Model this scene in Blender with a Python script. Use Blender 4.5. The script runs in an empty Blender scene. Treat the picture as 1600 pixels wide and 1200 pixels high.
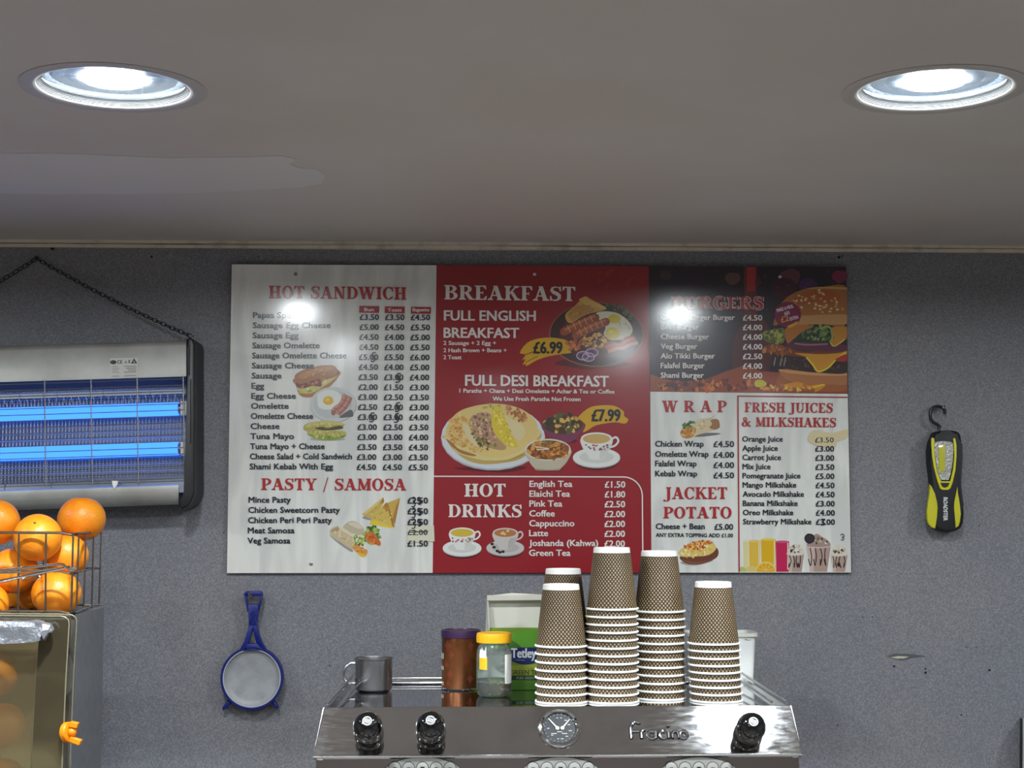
import bpy, bmesh, math, random
from mathutils import Vector, Matrix, Euler, noise
random.seed(7)
sc = bpy.context.scene
COL = sc.collection
PI = math.pi
# ------------------------------------------------------------------ camera
CAM = Vector((-0.1587, -3.0106, 1.77))
YAW, PITCH, ROLL, FPX = 0.0338, 0.0804, 0.0, 2400.0
_f = Vector((math.sin(YAW)*math.cos(PITCH), math.cos(YAW)*math.cos(PITCH), math.sin(PITCH)))
_r = Vector((math.cos(YAW), -math.sin(YAW), 0)); _u = _r.cross(_f)
cd = bpy.data.cameras.new('camera'); cam = bpy.data.objects.new('camera', cd); COL.objects.link(cam)
cd.sensor_width = 36.0; cd.lens = FPX/1600*36.0; cd.clip_start = .01
cam.matrix_world = Matrix(((_r.x, _u.x, -_f.x, CAM.x), (_r.y, _u.y, -_f.y, CAM.y), (_r.z, _u.z, -_f.z, CAM.z), (0, 0, 0, 1)))
sc.camera = cam
# ------------------------------------------------------------------ world, exposure
w = bpy.data.worlds.new('world'); sc.world = w; w.use_nodes = True
w.node_tree.nodes['Background'].inputs[0].default_value = (.80, .88, 1.0, 1)
w.node_tree.nodes['Background'].inputs[1].default_value = 0.55
sc.view_settings.view_transform = 'Standard'; sc.view_settings.look = 'None'
sc.view_settings.gamma = 1; sc.view_settings.exposure = 0.0; sc.view_settings.use_curve_mapping = False
LED_STRENGTH = 1650.0
TUBE_STRENGTH = 1.0

# photo pixel -> point of the place
def ray(px, py): return (_f*FPX + _r*(px-800) - _u*(py-600)).normalized()
def at_y(px, py, y):
    d = ray(px, py); return CAM + d*((y-CAM.y)/d.y)
def at_z(px, py, z):
    d = ray(px, py); return CAM + d*((z-CAM.z)/d.z)
def at_pl(px, py, p0, n):
    d = ray(px, py); return CAM + d*((p0-CAM).dot(n)/d.dot(n))
def at_d(px, py, depth): return at_y(px, py, CAM.y+depth)
def mpp(depth): return depth/FPX            # metres per pixel

# ------------------------------------------------------------------ materials
def lin(c):
    if isinstance(c, str): c = [int(c[i:i+2], 16) for i in (0, 2, 4)]
    return tuple(((v/255)/12.92 if v/255 <= .04045 else ((v/255+.055)/1.055)**2.4) for v in c)
def nd(nt, t, **kw):
    n = nt.nodes.new(t)
    for k, v in kw.items(): setattr(n, k, v)
    return n
def mat(name, col=(128,128,128), rough=.5, metal=0, bump=None, var=None, coat=0, coat_rough=.05, spec=.5, aniso=0, coords='Object'):
    m = bpy.data.materials.new(name); m.use_nodes = True; nt = m.node_tree; b = nt.nodes['Principled BSDF']
    c = lin(col)
    b.inputs['Base Color'].default_value = (*c, 1); b.inputs['Roughness'].default_value = rough
    b.inputs['Metallic'].default_value = metal; b.inputs['Specular IOR Level'].default_value = spec
    b.inputs['Coat Weight'].default_value = coat; b.inputs['Coat Roughness'].default_value = coat_rough
    tc = nd(nt, 'ShaderNodeTexCoord')
    if bump:
        n = nd(nt, 'ShaderNodeTexNoise'); n.inputs['Scale'].default_value = bump[0]; n.inputs['Detail'].default_value = 3
        nt.links.new(tc.outputs[coords], n.inputs['Vector'])
        bp = nd(nt, 'ShaderNodeBump'); bp.inputs['Strength'].default_value = bump[1]; bp.inputs['Distance'].default_value = bump[2]
        nt.links.new(n.outputs['Fac'], bp.inputs['Height']); nt.links.new(bp.outputs['Normal'], b.inputs['Normal'])
        nt.links.new(bp.outputs['Normal'], b.inputs['Coat Normal'])
    if var:      # (scale, colour2, lo, hi)
        n = nd(nt, 'ShaderNodeTexNoise'); n.inputs['Scale'].default_value = var[0]; n.inputs['Detail'].default_value = 5
        nt.links.new(tc.outputs[coords], n.inputs['Vector'])
        r = nd(nt, 'ShaderNodeValToRGB'); r.color_ramp.elements[0].position = var[2]; r.color_ramp.elements[1].position = var[3]
        r.color_ramp.elements[0].color = (*c, 1); r.color_ramp.elements[1].color = (*lin(var[1]), 1)
        nt.links.new(n.outputs['Fac'], r.inputs['Fac']); nt.links.new(r.outputs['Color'], b.inputs['Base Color'])
    return m
def emit(name, col, s):
    m = bpy.data.materials.new(name); m.use_nodes = True; nt = m.node_tree; nt.nodes.clear()
    e = nd(nt, 'ShaderNodeEmission'); e.inputs[0].default_value = (*col, 1); e.inputs[1].default_value = s
    o = nd(nt, 'ShaderNodeOutputMaterial'); nt.links.new(e.outputs[0], o.inputs[0]); return m
def clear(name, tint, gloss=.12, haze=0., haze_col=(200,200,200), rough=.03):
    """thin clear sheet: tinted see-through, fresnel gloss, and a share of milky diffuse"""
    m = bpy.data.materials.new(name); m.use_nodes = True; nt = m.node_tree; nt.nodes.clear()
    t = nd(nt, 'ShaderNodeBsdfTransparent'); t.inputs[0].default_value = (*tint, 1)
    d = nd(nt, 'ShaderNodeBsdfDiffuse'); d.inputs[0].default_value = (*lin(haze_col), 1)
    g = nd(nt, 'ShaderNodeBsdfGlossy'); g.inputs['Roughness'].default_value = rough
    lw = nd(nt, 'ShaderNodeLayerWeight'); lw.inputs[0].default_value = .25
    mu = nd(nt, 'ShaderNodeMath', operation='MULTIPLY_ADD'); mu.inputs[1].default_value = .6; mu.inputs[2].default_value = gloss*.4
    nt.links.new(lw.outputs['Fresnel'], mu.inputs[0])
    m1 = nd(nt, 'ShaderNodeMixShader'); m1.inputs[0].default_value = haze
    nt.links.new(t.outputs[0], m1.inputs[1]); nt.links.new(d.outputs[0], m1.inputs[2])
    m2 = nd(nt, 'ShaderNodeMixShader'); nt.links.new(mu.outputs[0], m2.inputs[0])
    nt.links.new(m1.outputs[0], m2.inputs[1]); nt.links.new(g.outputs[0], m2.inputs[2])
    o = nd(nt, 'ShaderNodeOutputMaterial'); nt.links.new(m2.outputs[0], o.inputs[0]); return m

def print_mat(name, rough=.30, coat=.9, marble=False, bump=True):
    m = mat(name, (255,255,255), rough, coat=coat, coat_rough=.12, spec=.4, bump=(420, .05, .0006) if bump else None)
    nt = m.node_tree; b = nt.nodes['Principled BSDF']
    a = nd(nt, 'ShaderNodeAttribute', attribute_name='Col')
    if marble:
        tc = nd(nt, 'ShaderNodeTexCoord'); mp = nd(nt, 'ShaderNodeMapping'); mp.inputs['Rotation'].default_value = (0, .9, 0); mp.inputs['Scale'].default_value = (7, 1, 1.3)
        n = nd(nt, 'ShaderNodeTexNoise'); n.inputs['Scale'].default_value = 3; n.inputs['Detail'].default_value = 6; n.inputs['Distortion'].default_value = 1.2
        r = nd(nt, 'ShaderNodeValToRGB'); r.color_ramp.elements[0].position = .38; r.color_ramp.elements[1].position = .62
        r.color_ramp.elements[0].color = (.80, .81, .82, 1); r.color_ramp.elements[1].color = (1, 1, 1, 1)
        x = nd(nt, 'ShaderNodeMix', data_type='RGBA', blend_type='MULTIPLY'); x.inputs[0].default_value = 1
        nt.links.new(tc.outputs['Object'], mp.inputs[0]); nt.links.new(mp.outputs[0], n.inputs['Vector']); nt.links.new(n.outputs['Fac'], r.inputs[0])
        nt.links.new(a.outputs['Color'], x.inputs[6]); nt.links.new(r.outputs[0], x.inputs[7]); nt.links.new(x.outputs[2], b.inputs['Base Color'])
    else: nt.links.new(a.outputs['Color'], b.inputs['Base Color'])
    return m

M = {}
M['print'] = print_mat('glossy_print')
M['marble'] = print_mat('marbled_print', marble=True)
M['matte_print'] = print_mat('matte_print', .45, .15, bump=False)
M['chrome'] = mat('chrome', (225,226,228), .06, 1)
M['steel'] = mat('brushed_steel', (200,201,203), .16, 1, bump=(60, .06, .002))
M['dark_steel'] = mat('dull_steel', (170,170,170), .28, 1)
M['wire'] = mat('basket_wire', (150,142,130), .25, 1)
M['alu'] = mat('aluminium_sheet', (198,198,194), .42, .55, var=(14, (168,167,160), .35, .75))
M['black'] = mat('black_plastic', (26,26,30), .38)
M['rubber'] = mat('black_rubber', (20,21,27), .5)
M['gloss_black'] = mat('gloss_black', (10,10,11), .05, spec=.7, coat=.5)
M['white'] = mat('white_plastic', (232,232,228), .35)
M['paper'] = mat('paper_white', (240,239,234), .55)
M['blue'] = mat('blue_plastic', (15,31,116), .33)
M['yellow'] = mat('yellow_plastic', (222,214,40), .35)
M['orange_plastic'] = mat('orange_plastic', (240,140,10), .35)

# ------------------------------------------------------------------ object helpers
ORG = {}
def tag(o, label=None, cat=None, group=None, kind=None):
    if label: o['label'] = label
    if cat: o['category'] = cat
    if group: o['group'] = group
    if kind: o['kind'] = kind
    return o
def thing(name, loc, label, cat, group=None):
    o = bpy.data.objects.new(name, None); COL.objects.link(o); o.location = loc; o.empty_display_size = .02
    ORG[o.name] = Vector(loc); return tag(o, label, cat, group)

class MB:
    def __init__(s): s.bm = bmesh.new(); s.uv = s.bm.loops.layers.uv.new('UVMap')
    def quad(s, *p):
        return s.bm.faces.new([s.bm.verts.new(q) for q in p])
    def box(s, lo, hi, rot=None, piv=None):
        lo, hi = Vector(lo), Vector(hi); c = (lo+hi)/2
        vs = [Vector((x, y, z)) for x in (lo.x, hi.x) for y in (lo.y, hi.y) for z in (lo.z, hi.z)]
        if rot is not None:
            R = rot if isinstance(rot, Matrix) else Euler(rot).to_matrix(); pv = Vector(piv) if piv is not None else c
            vs = [R @ (v-pv) + pv for v in vs]
        v = [s.bm.verts.new(q) for q in vs]
        for f in ((0,1,3,2), (4,6,7,5), (0,4,5,1), (2,3,7,6), (0,2,6,4), (1,5,7,3)): s.bm.faces.new([v[i] for i in f])
        return s
    def hexa(s, a, b):      # two quads (4 points each, same order) joined
        va = [s.bm.verts.new(p) for p in a]; vb = [s.bm.verts.new(p) for p in b]; n = len(va)
        s.bm.faces.new(va[::-1]); s.bm.faces.new(vb)
        for i in range(n): s.bm.faces.new((va[i], va[(i+1) % n], vb[(i+1) % n], vb[i]))
        return s
    def ext(s, pts, vec, bev=0, seg=3):     # polygon of 3D points extruded along vec; the far rim bevelled
        vec = Vector(vec); pts = [Vector(p) for p in pts]
        nrm = sum(((pts[i]-pts[0]).cross(pts[(i+1) % len(pts)]-pts[0]) for i in range(len(pts))), Vector())
        if nrm.dot(vec) < 0: pts = pts[::-1]
        va = [s.bm.verts.new(p) for p in pts]; vb = [s.bm.verts.new(p+vec) for p in pts]; n = len(va)
        s.bm.faces.new(va[::-1]); f = s.bm.faces.new(vb)
        for i in range(n): s.bm.faces.new((va[i], va[(i+1) % n], vb[(i+1) % n], vb[i]))
        if bev:
            bmesh.ops.bevel(s.bm, geom=list(f.edges), offset=bev, segments=seg, affect='EDGES', profile=.5, clamp_overlap=True)
        return s
    def tube(s, pts, r, n=8, closed=False, cap=True, rs=None):
        pts = [Vector(p) for p in pts]; N = len(pts); rings = []
        prev = None
        for i, p in enumerate(pts):
            if closed: t = pts[(i+1) % N]-pts[i-1]
            else: t = pts[min(i+1, N-1)]-pts[max(i-1, 0)]
            t.normalize()
            if prev is None:
                a = Vector((0, 0, 1)) if abs(t.z) < .9 else Vector((1, 0, 0)); x = t.cross(a).normalized()
            else:
                x = prev - t*prev.dot(t); x.normalize()
            prev = x; y = t.cross(x); rr = rs[i] if rs else r
            rings.append([s.bm.verts.new(p + (x*math.cos(2*PI*k/n)+y*math.sin(2*PI*k/n))*rr) for k in range(n)])
        for i in range(N if closed else N-1):
            A, B = rings[i], rings[(i+1) % N]
            for k in range(n): s.bm.faces.new((A[k], A[(k+1) % n], B[(k+1) % n], B[k]))
        if cap and not closed: s.bm.faces.new(rings[0][::-1]); s.bm.faces.new(rings[-1])
        return s
    def lathe(s, prof, o=(0,0,0), axis=(0,0,1), n=48, cap0=False, cap1=False):   # prof: (r, h)
        o = Vector(o); Z = Vector(axis).normalized()
        a = Vector((0, 1, 0)) if abs(Z.y) < .9 else Vector((1, 0, 0))
        X = a.cross(Z).normalized(); Y = Z.cross(X); rings = []
        for (r, h) in prof:
            rings.append([s.bm.verts.new(o + Z*h + (X*math.cos(2*PI*k/n)+Y*math.sin(2*PI*k/n))*max(r, 1e-5)) for k in range(n)])
        for i in range(len(prof)-1):
            A, B = rings[i], rings[i+1]
            for k in range(n):
                f = s.bm.faces.new((A[k], A[(k+1) % n], B[(k+1) % n], B[k]))
                for l, (u, v) in zip(f.loops, ((k/n, prof[i][1]), ((k+1)/n, prof[i][1]), ((k+1)/n, prof[i+1][1]), (k/n, prof[i+1][1]))): l[s.uv].uv = (u, v)
        if cap0: s.bm.faces.new(rings[0][::-1])
        if cap1: s.bm.faces.new(rings[-1])
        return s
    def ball(s, c, r, sc_=(1,1,1), seg=24, rings=16, rot=None):
        R = Euler(rot).to_matrix().to_4x4() if rot else Matrix()
        bmesh.ops.create_uvsphere(s.bm, u_segments=seg, v_segments=rings, radius=r, matrix=Matrix.Translation(Vector(c)) @ R @ Matrix.Diagonal((*sc_, 1)))
        return s
    def build(s, name, m, parent=None, origin=None, smooth=35, bev=0, recalc=True, label=None):
        if recalc: bmesh.ops.recalc_face_normals(s.bm, faces=s.bm.faces)
        if parent is not None: O = ORG[parent.name]
        elif origin is not None: O = Vector(origin)
        else:
            O = sum((v.co for v in s.bm.verts), Vector())/max(1, len(s.bm.verts)); O.z = min(v.co.z for v in s.bm.verts)
        for v in s.bm.verts: v.co -= O
        me = bpy.data.meshes.new(name); s.bm.to_mesh(me); s.bm.free()
        if smooth:
            for p in me.polygons: p.use_smooth = True
            me.set_sharp_from_angle(angle=math.radians(smooth))
        me.materials.append(m)
        o = bpy.data.objects.new(name, me); COL.objects.link(o); ORG[o.name] = O
        if parent is not None: o.parent = parent
        else: o.location = O
        if bev:
            b = o.modifiers.new('bevel', 'BEVEL'); b.width = bev; b.segments = 2; b.limit_method = 'ANGLE'; b.angle_limit = .6
        if label: o['label'] = label
        return o
def copy_thing(root, loc, label=None, group=None):
    r = root.copy(); COL.objects.link(r); r.location = loc; ORG[r.name] = Vector(loc)
    if label: r['label'] = label
    if group: r['group'] = group
    for ch in list(root.children):
        c = ch.copy(); COL.objects.link(c); c.parent = r; ORG[c.name] = Vector(loc)
        for g in list(ch.children):
            d = g.copy(); COL.objects.link(d); d.parent = c; ORG[d.name] = Vector(loc)
    return r

# ------------------------------------------------------------------ lettering and printed pictures
_tc = {}
def text_tris(s, bold):
    k = (s, bold)
    if k in _tc: return _tc[k]
    c = bpy.data.curves.new('t', 'FONT'); c.body = s; c.offset = bold; c.resolution_u = 2
    o = bpy.data.objects.new('t', c); COL.objects.link(o); bpy.context.view_layer.update()
    me = bpy.data.meshes.new_from_object(o.evaluated_get(bpy.context.evaluated_depsgraph_get()))
    V = [(v.co.x, v.co.y) for v in me.vertices]; T = [tuple(p.vertices) for p in me.polygons]
    bpy.data.objects.remove(o); bpy.data.curves.remove(c); bpy.data.meshes.remove(me)
    w_ = (min(v[0] for v in V), max(v[0] for v in V))
    _tc[k] = (V, T, w_); return _tc[k]
CAPH = .665

# heavy bracketed-serif capitals drawn from stems, bars and bowls; each glyph: (advance, [polygons])
def serif_font(S=.23, T=.085, F=.075, X=0.):
    S += 2*X; T += 2*X; F += X
    G = {}
    def st(x, y0=0, y1=1, w_=None):
        w2 = (S if w_ is None else w_)/2; return [(x-w2, y0), (x+w2, y0), (x+w2, y1), (x-w2, y1)]
    def sf(x, y, w_=.21, k=None):          # bracketed serif, foot at y=0 or head at y=1
        d = 1 if y == 0 else -1; h = (S if k is None else k)/2; w_ = w_+X
        return [(x-w_, y), (x+w_, y), (x+w_, y+d*F*.75), (x+h, y+d*F*1.9), (x-h, y+d*F*1.9), (x-w_, y+d*F*.75)]
    def bar(x0, x1, y, t=None):
        t = T if t is None else t; return [(x0-X, y-t/2), (x1+X, y-t/2), (x1+X, y+t/2), (x0-X, y+t/2)]
    def bowl(cx, cy, rx, ry, a0, a1, s_=None, t=None, n=18):
        s_ = S if s_ is None else s_; t = T if t is None else t; out = []
        rx += X; ry += X
        for i in range(n):
            q = []
            for a, inner in ((a0+(a1-a0)*i/n, 0), (a0+(a1-a0)*(i+1)/n, 0), (a0+(a1-a0)*(i+1)/n, 1), (a0+(a1-a0)*i/n, 1)):
                a = math.radians(a); q.append((cx+(rx-s_*inner)*math.cos(a), cy+(ry-t*inner)*math.sin(a)))
            out.append(q)
        return out
    def dg(x0, y0, x1, y1, w_): return [(x0-w_/2, y0), (x0+w_/2, y0), (x1+w_/2, y1), (x1-w_/2, y1)]
    def tri(*p): return list(p)
    thin = T*1.15
    G['I'] = (.50, [st(.25), sf(.25, 0), sf(.25, 1)])
    G['H'] = (.98, [st(.24), st(.74), bar(.24, .74, .5)] + [sf(x, y) for x in (.24, .74) for y in (0, 1)])
    G['O'] = (.94, bowl(.47, .5, .43, .52, 0, 360, n=36))
    G['T'] = (.84, [st(.42), sf(.42, 0), bar(.05, .79, 1-T/2), tri((.04-X, 1), (.04-X, .70), (.10, .74), (.20, 1-T)), tri((.80+X, 1), (.80+X, .70), (.74, .74), (.64, 1-T))])
    G['D'] = (.94, [st(.24), bar(.05, .46, T/2), bar(.05, .46, 1-T/2)] + bowl(.44, .5, .45, .5, -90, 90))
    G['E'] = (.80, [st(.24), bar(.04, .70, T/2), bar(.04, .68, 1-T/2), bar(.24, .54, .5), tri((.72+X, 0), (.76+X, .30), (.69, .27), (.56, T)), tri((.70+X, 1), (.72+X, .72), (.66, .75), (.54, 1-T)), tri((.54, .36), (.54, .64), (.47, .5))])
    G['F'] = (.76, [st(.24), sf(.24, 0), bar(.04, .68, 1-T/2), bar(.24, .52, .48), tri((.70+X, 1), (.73+X, .70), (.66, .73), (.54, 1-T)), tri((.53, .34), (.53, .62), (.46, .48))])
    G['P'] = (.82, [st(.24), sf(.24, 0, .23), bar(.05, .46, 1-T/2), bar(.24, .46, .44)] + bowl(.44, .72, .36, .28, -90, 90))
    G['B'] = (.88, [st(.24), bar(.05, .46, T/2), bar(.05, .46, 1-T/2), bar(.24, .46, .53)] + bowl(.44, .765, .34, .235, -90, 90) + bowl(.46, .275, .38, .275, -90, 90))
    G['R'] = (.94, [st(.24), sf(.24, 0), bar(.05, .46, 1-T/2), bar(.24, .48, .48), dg(.78, 0, .48, .5, S*1.05), [(.70, 0), (.96, 0), (.96, F*.8), (.80, F*1.5)]] + bowl(.44, .74, .36, .26, -90, 90))
    G['A'] = (.96, [dg(.75, 0, .46, 1, S*1.1), dg(.16, 0, .44, .96, thin), bar(.24, .66, .33), sf(.16, 0, .16, thin), sf(.76, 0, .2)])
    G['N'] = (1.0, [st(.20, w_=thin), st(.80, w_=thin), dg(.76, 0, .22, 1, S*1.2), sf(.20, 0, .16, thin), sf(.80, 1, .16, thin), [(.02, 1), (.26, 1), (.2, 1-F)]])
    G['M'] = (1.14, [st(.20, w_=thin), st(.92), dg(.56, .05, .24, 1, S), dg(.56, .05, .90, 1, thin), sf(.20, 0, .16, thin), sf(.92, 0, .2), sf(.94, 1, .18), [(.03, 1), (.30, 1), (.2, 1-F)]])
    G['W'] = (1.32, [dg(.42, 0, .18, 1, S), dg(.42, 0, .66, 1, thin), dg(.90, 0, .66, 1, S), dg(.90, 0, 1.14, 1, thin), sf(.18, 1, .18), sf(.66, 1, .2), sf(1.14, 1, .16, thin)])
    G['K'] = (.98, [st(.24), sf(.24, 0), sf(.24, 1), dg(.32, .42, .76, 1, thin*1.2), dg(.80, 0, .46, .60, S), sf(.80, 0, .19), sf(.76, 1, .17, thin)])
    G['Y'] = (.92, [st(.47, 0, .48), sf(.47, 0), dg(.47, .40, .20, 1, S), dg(.49, .42, .74, 1, thin), sf(.20, 1, .2), sf(.74, 1, .16, thin)])
    G['L'] = (.78, [st(.24), sf(.24, 1), bar(.04, .66, T/2), tri((.70+X, 0), (.74+X, .32), (.67, .28), (.54, T))])
    G['U'] = (.96, [st(.24, .3, 1), st(.76, .3, 1, thin), sf(.24, 1), sf(.76, 1, .16, thin)] + bowl(.46, .34, .335, .36, 180, 360, s_=S*.75))
    G['J'] = (.62, [st(.36, .05, 1), sf(.36, 1)] + bowl(.20, .06, .275, .26, -110, 0) + [[(.02+.1*math.cos(a*PI/6), -.12+.09*math.sin(a*PI/6)) for a in range(12)]])
    def cpath(a0, a1): return bowl(.48, .5, .44, .52, a0, a1, n=30)
    G['C'] = (.88, cpath(52, 318) + [tri((.70, 1.0), (.80+X, 1.0), (.82+X, .62), (.74, .66), (.66, .88)), tri((.70, .12), (.82+X, .20), (.80, .27), (.70, .2))])
    G['G'] = (.96, cpath(52, 322) + [tri((.70, 1.0), (.80+X, 1.0), (.82+X, .64), (.74, .68), (.66, .88)), st(.76, .04, .42), bar(.56, .92, .44)])
    pts = [(.66, .76), (.58, .92), (.38, .965), (.20, .90), (.155, .74), (.26, .60), (.46, .50), (.60, .37), (.61, .19), (.47, .06), (.28, .035), (.14, .12), (.08, .27)]
    ws = [.03, .06, .085, .14, .20, .235, .25, .235, .19, .12, .085, .06, .03]
    ws = [q+2*X for q in ws]
    L, Rr = [], []
    for i, p in enumerate(pts):
        a, b = pts[max(i-1, 0)], pts[min(i+1, len(pts)-1)]; d = math.hypot(b[0]-a[0], b[1]-a[1]); nx, ny = -(b[1]-a[1])/d, (b[0]-a[0])/d
        L.append((p[0]+nx*ws[i]/2, p[1]+ny*ws[i]/2)); Rr.append((p[0]-nx*ws[i]/2, p[1]-ny*ws[i]/2))
    G['S'] = (.76, [[L[i], L[i+1], Rr[i+1], Rr[i]] for i in range(len(pts)-1)] + [tri((.62, 1.0), (.70+X, 1.0), (.71+X, .66), (.64, .66), (.58, .86)), tri((.14, 0), (.06-X, 0), (.05-X, .34), (.12, .34), (.18, .14))])
    G['&'] = (1.06, bowl(.36, .26, .31, .28, 0, 360, s_=S*.9, n=28) + bowl(.40, .78, .22, .22, 0, 360, s_=S*.6, n=24) + [dg(.88, 0, .34, .72, S), dg(.66, .16, .88, .52, thin), bar(.76, 1.0, .52), bar(.78, 1.02, F*.5)])
    G['/'] = (.46, [dg(.06, -.18, .40, 1.1, .075)])
    G[' '] = (.42, [])
    return G
SERIF = serif_font(); SERIF_FAT = serif_font(X=.06)

class Art:
    """flat print laid on a plane: positions are read off the photo and put onto that plane"""
    def __init__(s, mapper, base=0.0, step=3e-6):
        s.map = mapper; s.base = base; s.step = step; s.faces = []; s.n = 0
    def poly(s, pts, col): s.faces.append((list(pts), lin(col), s.n)); s.n += 1; return s
    def tri_set(s, pts, tris, col):
        c = lin(col)
        for t in tris: s.faces.append(([pts[i] for i in t], c, s.n))
        s.n += 1
    def ell(s, cx, cy, rx, ry, col, rot=0, n=26, wob=0, a0=0, a1=360):
        p = []; ph = random.random()*6
        full = abs(a1-a0) >= 360
        for i in range(n if full else n+1):
            a = math.radians(a0+(a1-a0)*i/n); k = 1+wob*(math.sin(3*a+ph)*.5+math.sin(5*a+2*ph)*.35+random.uniform(-.4, .4))
            x, y = rx*k*math.cos(a), ry*k*math.sin(a); c_, s_ = math.cos(math.radians(rot)), math.sin(math.radians(rot))
            p.append((cx+x*c_-y*s_, cy+x*s_+y*c_))
        return s.poly(p, col)
    def sm(s, pts, col, k=5):                       # closed smooth outline
        n = len(pts); out = []
        for i in range(n):
            p0, p1, p2, p3 = pts[i-1], pts[i], pts[(i+1) % n], pts[(i+2) % n]
            for j in range(k):
                t = j/k
                out.append(tuple(.5*((2*p1[d])+(-p0[d]+p2[d])*t+(2*p0[d]-5*p1[d]+4*p2[d]-p3[d])*t*t+(-p0[d]+3*p1[d]-3*p2[d]+p3[d])*t**3) for d in (0, 1)))
        return s.poly(out, col)
    def line(s, pts, wd, col, smooth=False):
        if smooth and len(pts) > 2:
            out = []
            for i in range(len(pts)-1):
                p0, p1, p2, p3 = pts[max(i-1, 0)], pts[i], pts[i+1], pts[min(i+2, len(pts)-1)]
                for j in range(6):
                    t = j/6; out.append(tuple(.5*((2*p1[d])+(-p0[d]+p2[d])*t+(2*p0[d]-5*p1[d]+4*p2[d]-p3[d])*t*t+(-p0[d]+3*p1[d]-3*p2[d]+p3[d])*t**3) for d in (0, 1)))
            pts = out+[pts[-1]]
        L, R = [], []
        for i, p in enumerate(pts):
            a, b = pts[max(i-1, 0)], pts[min(i+1, len(pts)-1)]; d = math.hypot(b[0]-a[0], b[1]-a[1]) or 1; nx, ny = -(b[1]-a[1])/d, (b[0]-a[0])/d
            L.append((p[0]+nx*wd/2, p[1]+ny*wd/2)); R.append((p[0]-nx*wd/2, p[1]-ny*wd/2))
        P = L+R; n = len(pts)
        s.tri_set(P, [(i, i+1, n+i+1, n+i) for i in range(n-1)], col); return s
    def dots(s, n, cx, cy, rx, ry, r, cols, rot=0, wob=.25, inner=1.0):
        for _ in range(n):
            a = random.random()*2*PI; q = math.sqrt(random.random())*inner; x, y = rx*q*math.cos(a), ry*q*math.sin(a)
            c_, s_ = math.cos(math.radians(rot)), math.sin(math.radians(rot)); rr = r*random.uniform(.65, 1.25)
            s.ell(cx+x*c_-y*s_, cy+x*s_+y*c_, rr*random.uniform(.8, 1.4), rr*random.uniform(.6, 1), random.choice(cols), rot=random.uniform(0, 180), n=11, wob=wob*.8)
        return s
    def txt(s, body, x, y, cap, col, w=None, sq=None, y1=None, align='l', bold=.028, rot=0):
        V, T, (a, b) = text_tris(body, 0); k = cap/CAPH
        sx = (w/(b-a)) if w else k*(sq or 1)
        wd = (b-a)*sx; ox = x if align == 'l' else (x-wd if align == 'r' else x-wd/2)
        sl = 0 if y1 is None else (y1-y)/wd
        pts = [((vx-a)*sx, -vy*k+sl*(vx-a)*sx) for vx, vy in V]
        c_, s_ = math.cos(math.radians(rot)), math.sin(math.radians(rot))
        if rot:
            pts = [(px-wd/2, py) for px, py in pts]; ox += wd/2
        e = bold*cap/CAPH
        for dx, dy in ((-e, -e*.5), (e, e*.5), (-e, e*.5), (e, -e*.5)): s.tri_set([(ox+dx+px*c_-py*s_, y+dy+px*s_+py*c_) for px, py in pts], T, col)
        return wd
    def head(s, body, x0, x1, ytop, ybase, col, y1=None, track=0., font=None):
        G = font or SERIF; adv = sum(G[c][0]+track for c in body)-track; k = (x1-x0)/adv; h = ybase-ytop; sl = 0 if y1 is None else (y1-ybase)/(x1-x0)
        x = 0
        P = []
        for c in body:
            a, ps = (SERIF[c][0], G[c][1])
            for p in ps:
                i0 = len(P)
                for (u, v) in p:
                    X = x0+(x+u)*k; P.append((X, ybase-v*h+sl*(X-x0)))
                s.poly(P[i0:], col)
            x += a+track
        return s
    def build(s, name, m, parent, label=None):
        bm = bmesh.new(); lay = bm.loops.layers.float_color.new('Col'); O = ORG[parent.name]
        for pts, c, n in s.faces:
            vs = [bm.verts.new(s.map(px, py, s.base+n*s.step)-O) for px, py in pts]
            try: f = bm.faces.new(vs)
            except ValueError: continue
            for l in f.loops: l[lay] = (*c, 1)
        bm.normal_update()
        view = (s.map(500, 500, 1)-s.map(500, 500, 0))
        for f in bm.faces:
            if f.normal.dot(view) < 0: f.normal_flip()
        me = bpy.data.meshes.new(name); bm.to_mesh(me); bm.free(); me.materials.append(m)
        o = bpy.data.objects.new(name, me); COL.objects.link(o); o.parent = parent; ORG[o.name] = O
        if label: o['label'] = label
        return o

# ================================================================== SETTING
ZC = CAM.z+.176
CEIL = at_y(800, 381, 0).z
XL, XR, YB, YF = -2.6, 2.6, 0.0, -6.0
def struct(o): o['kind'] = 'structure'; return o

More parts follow.
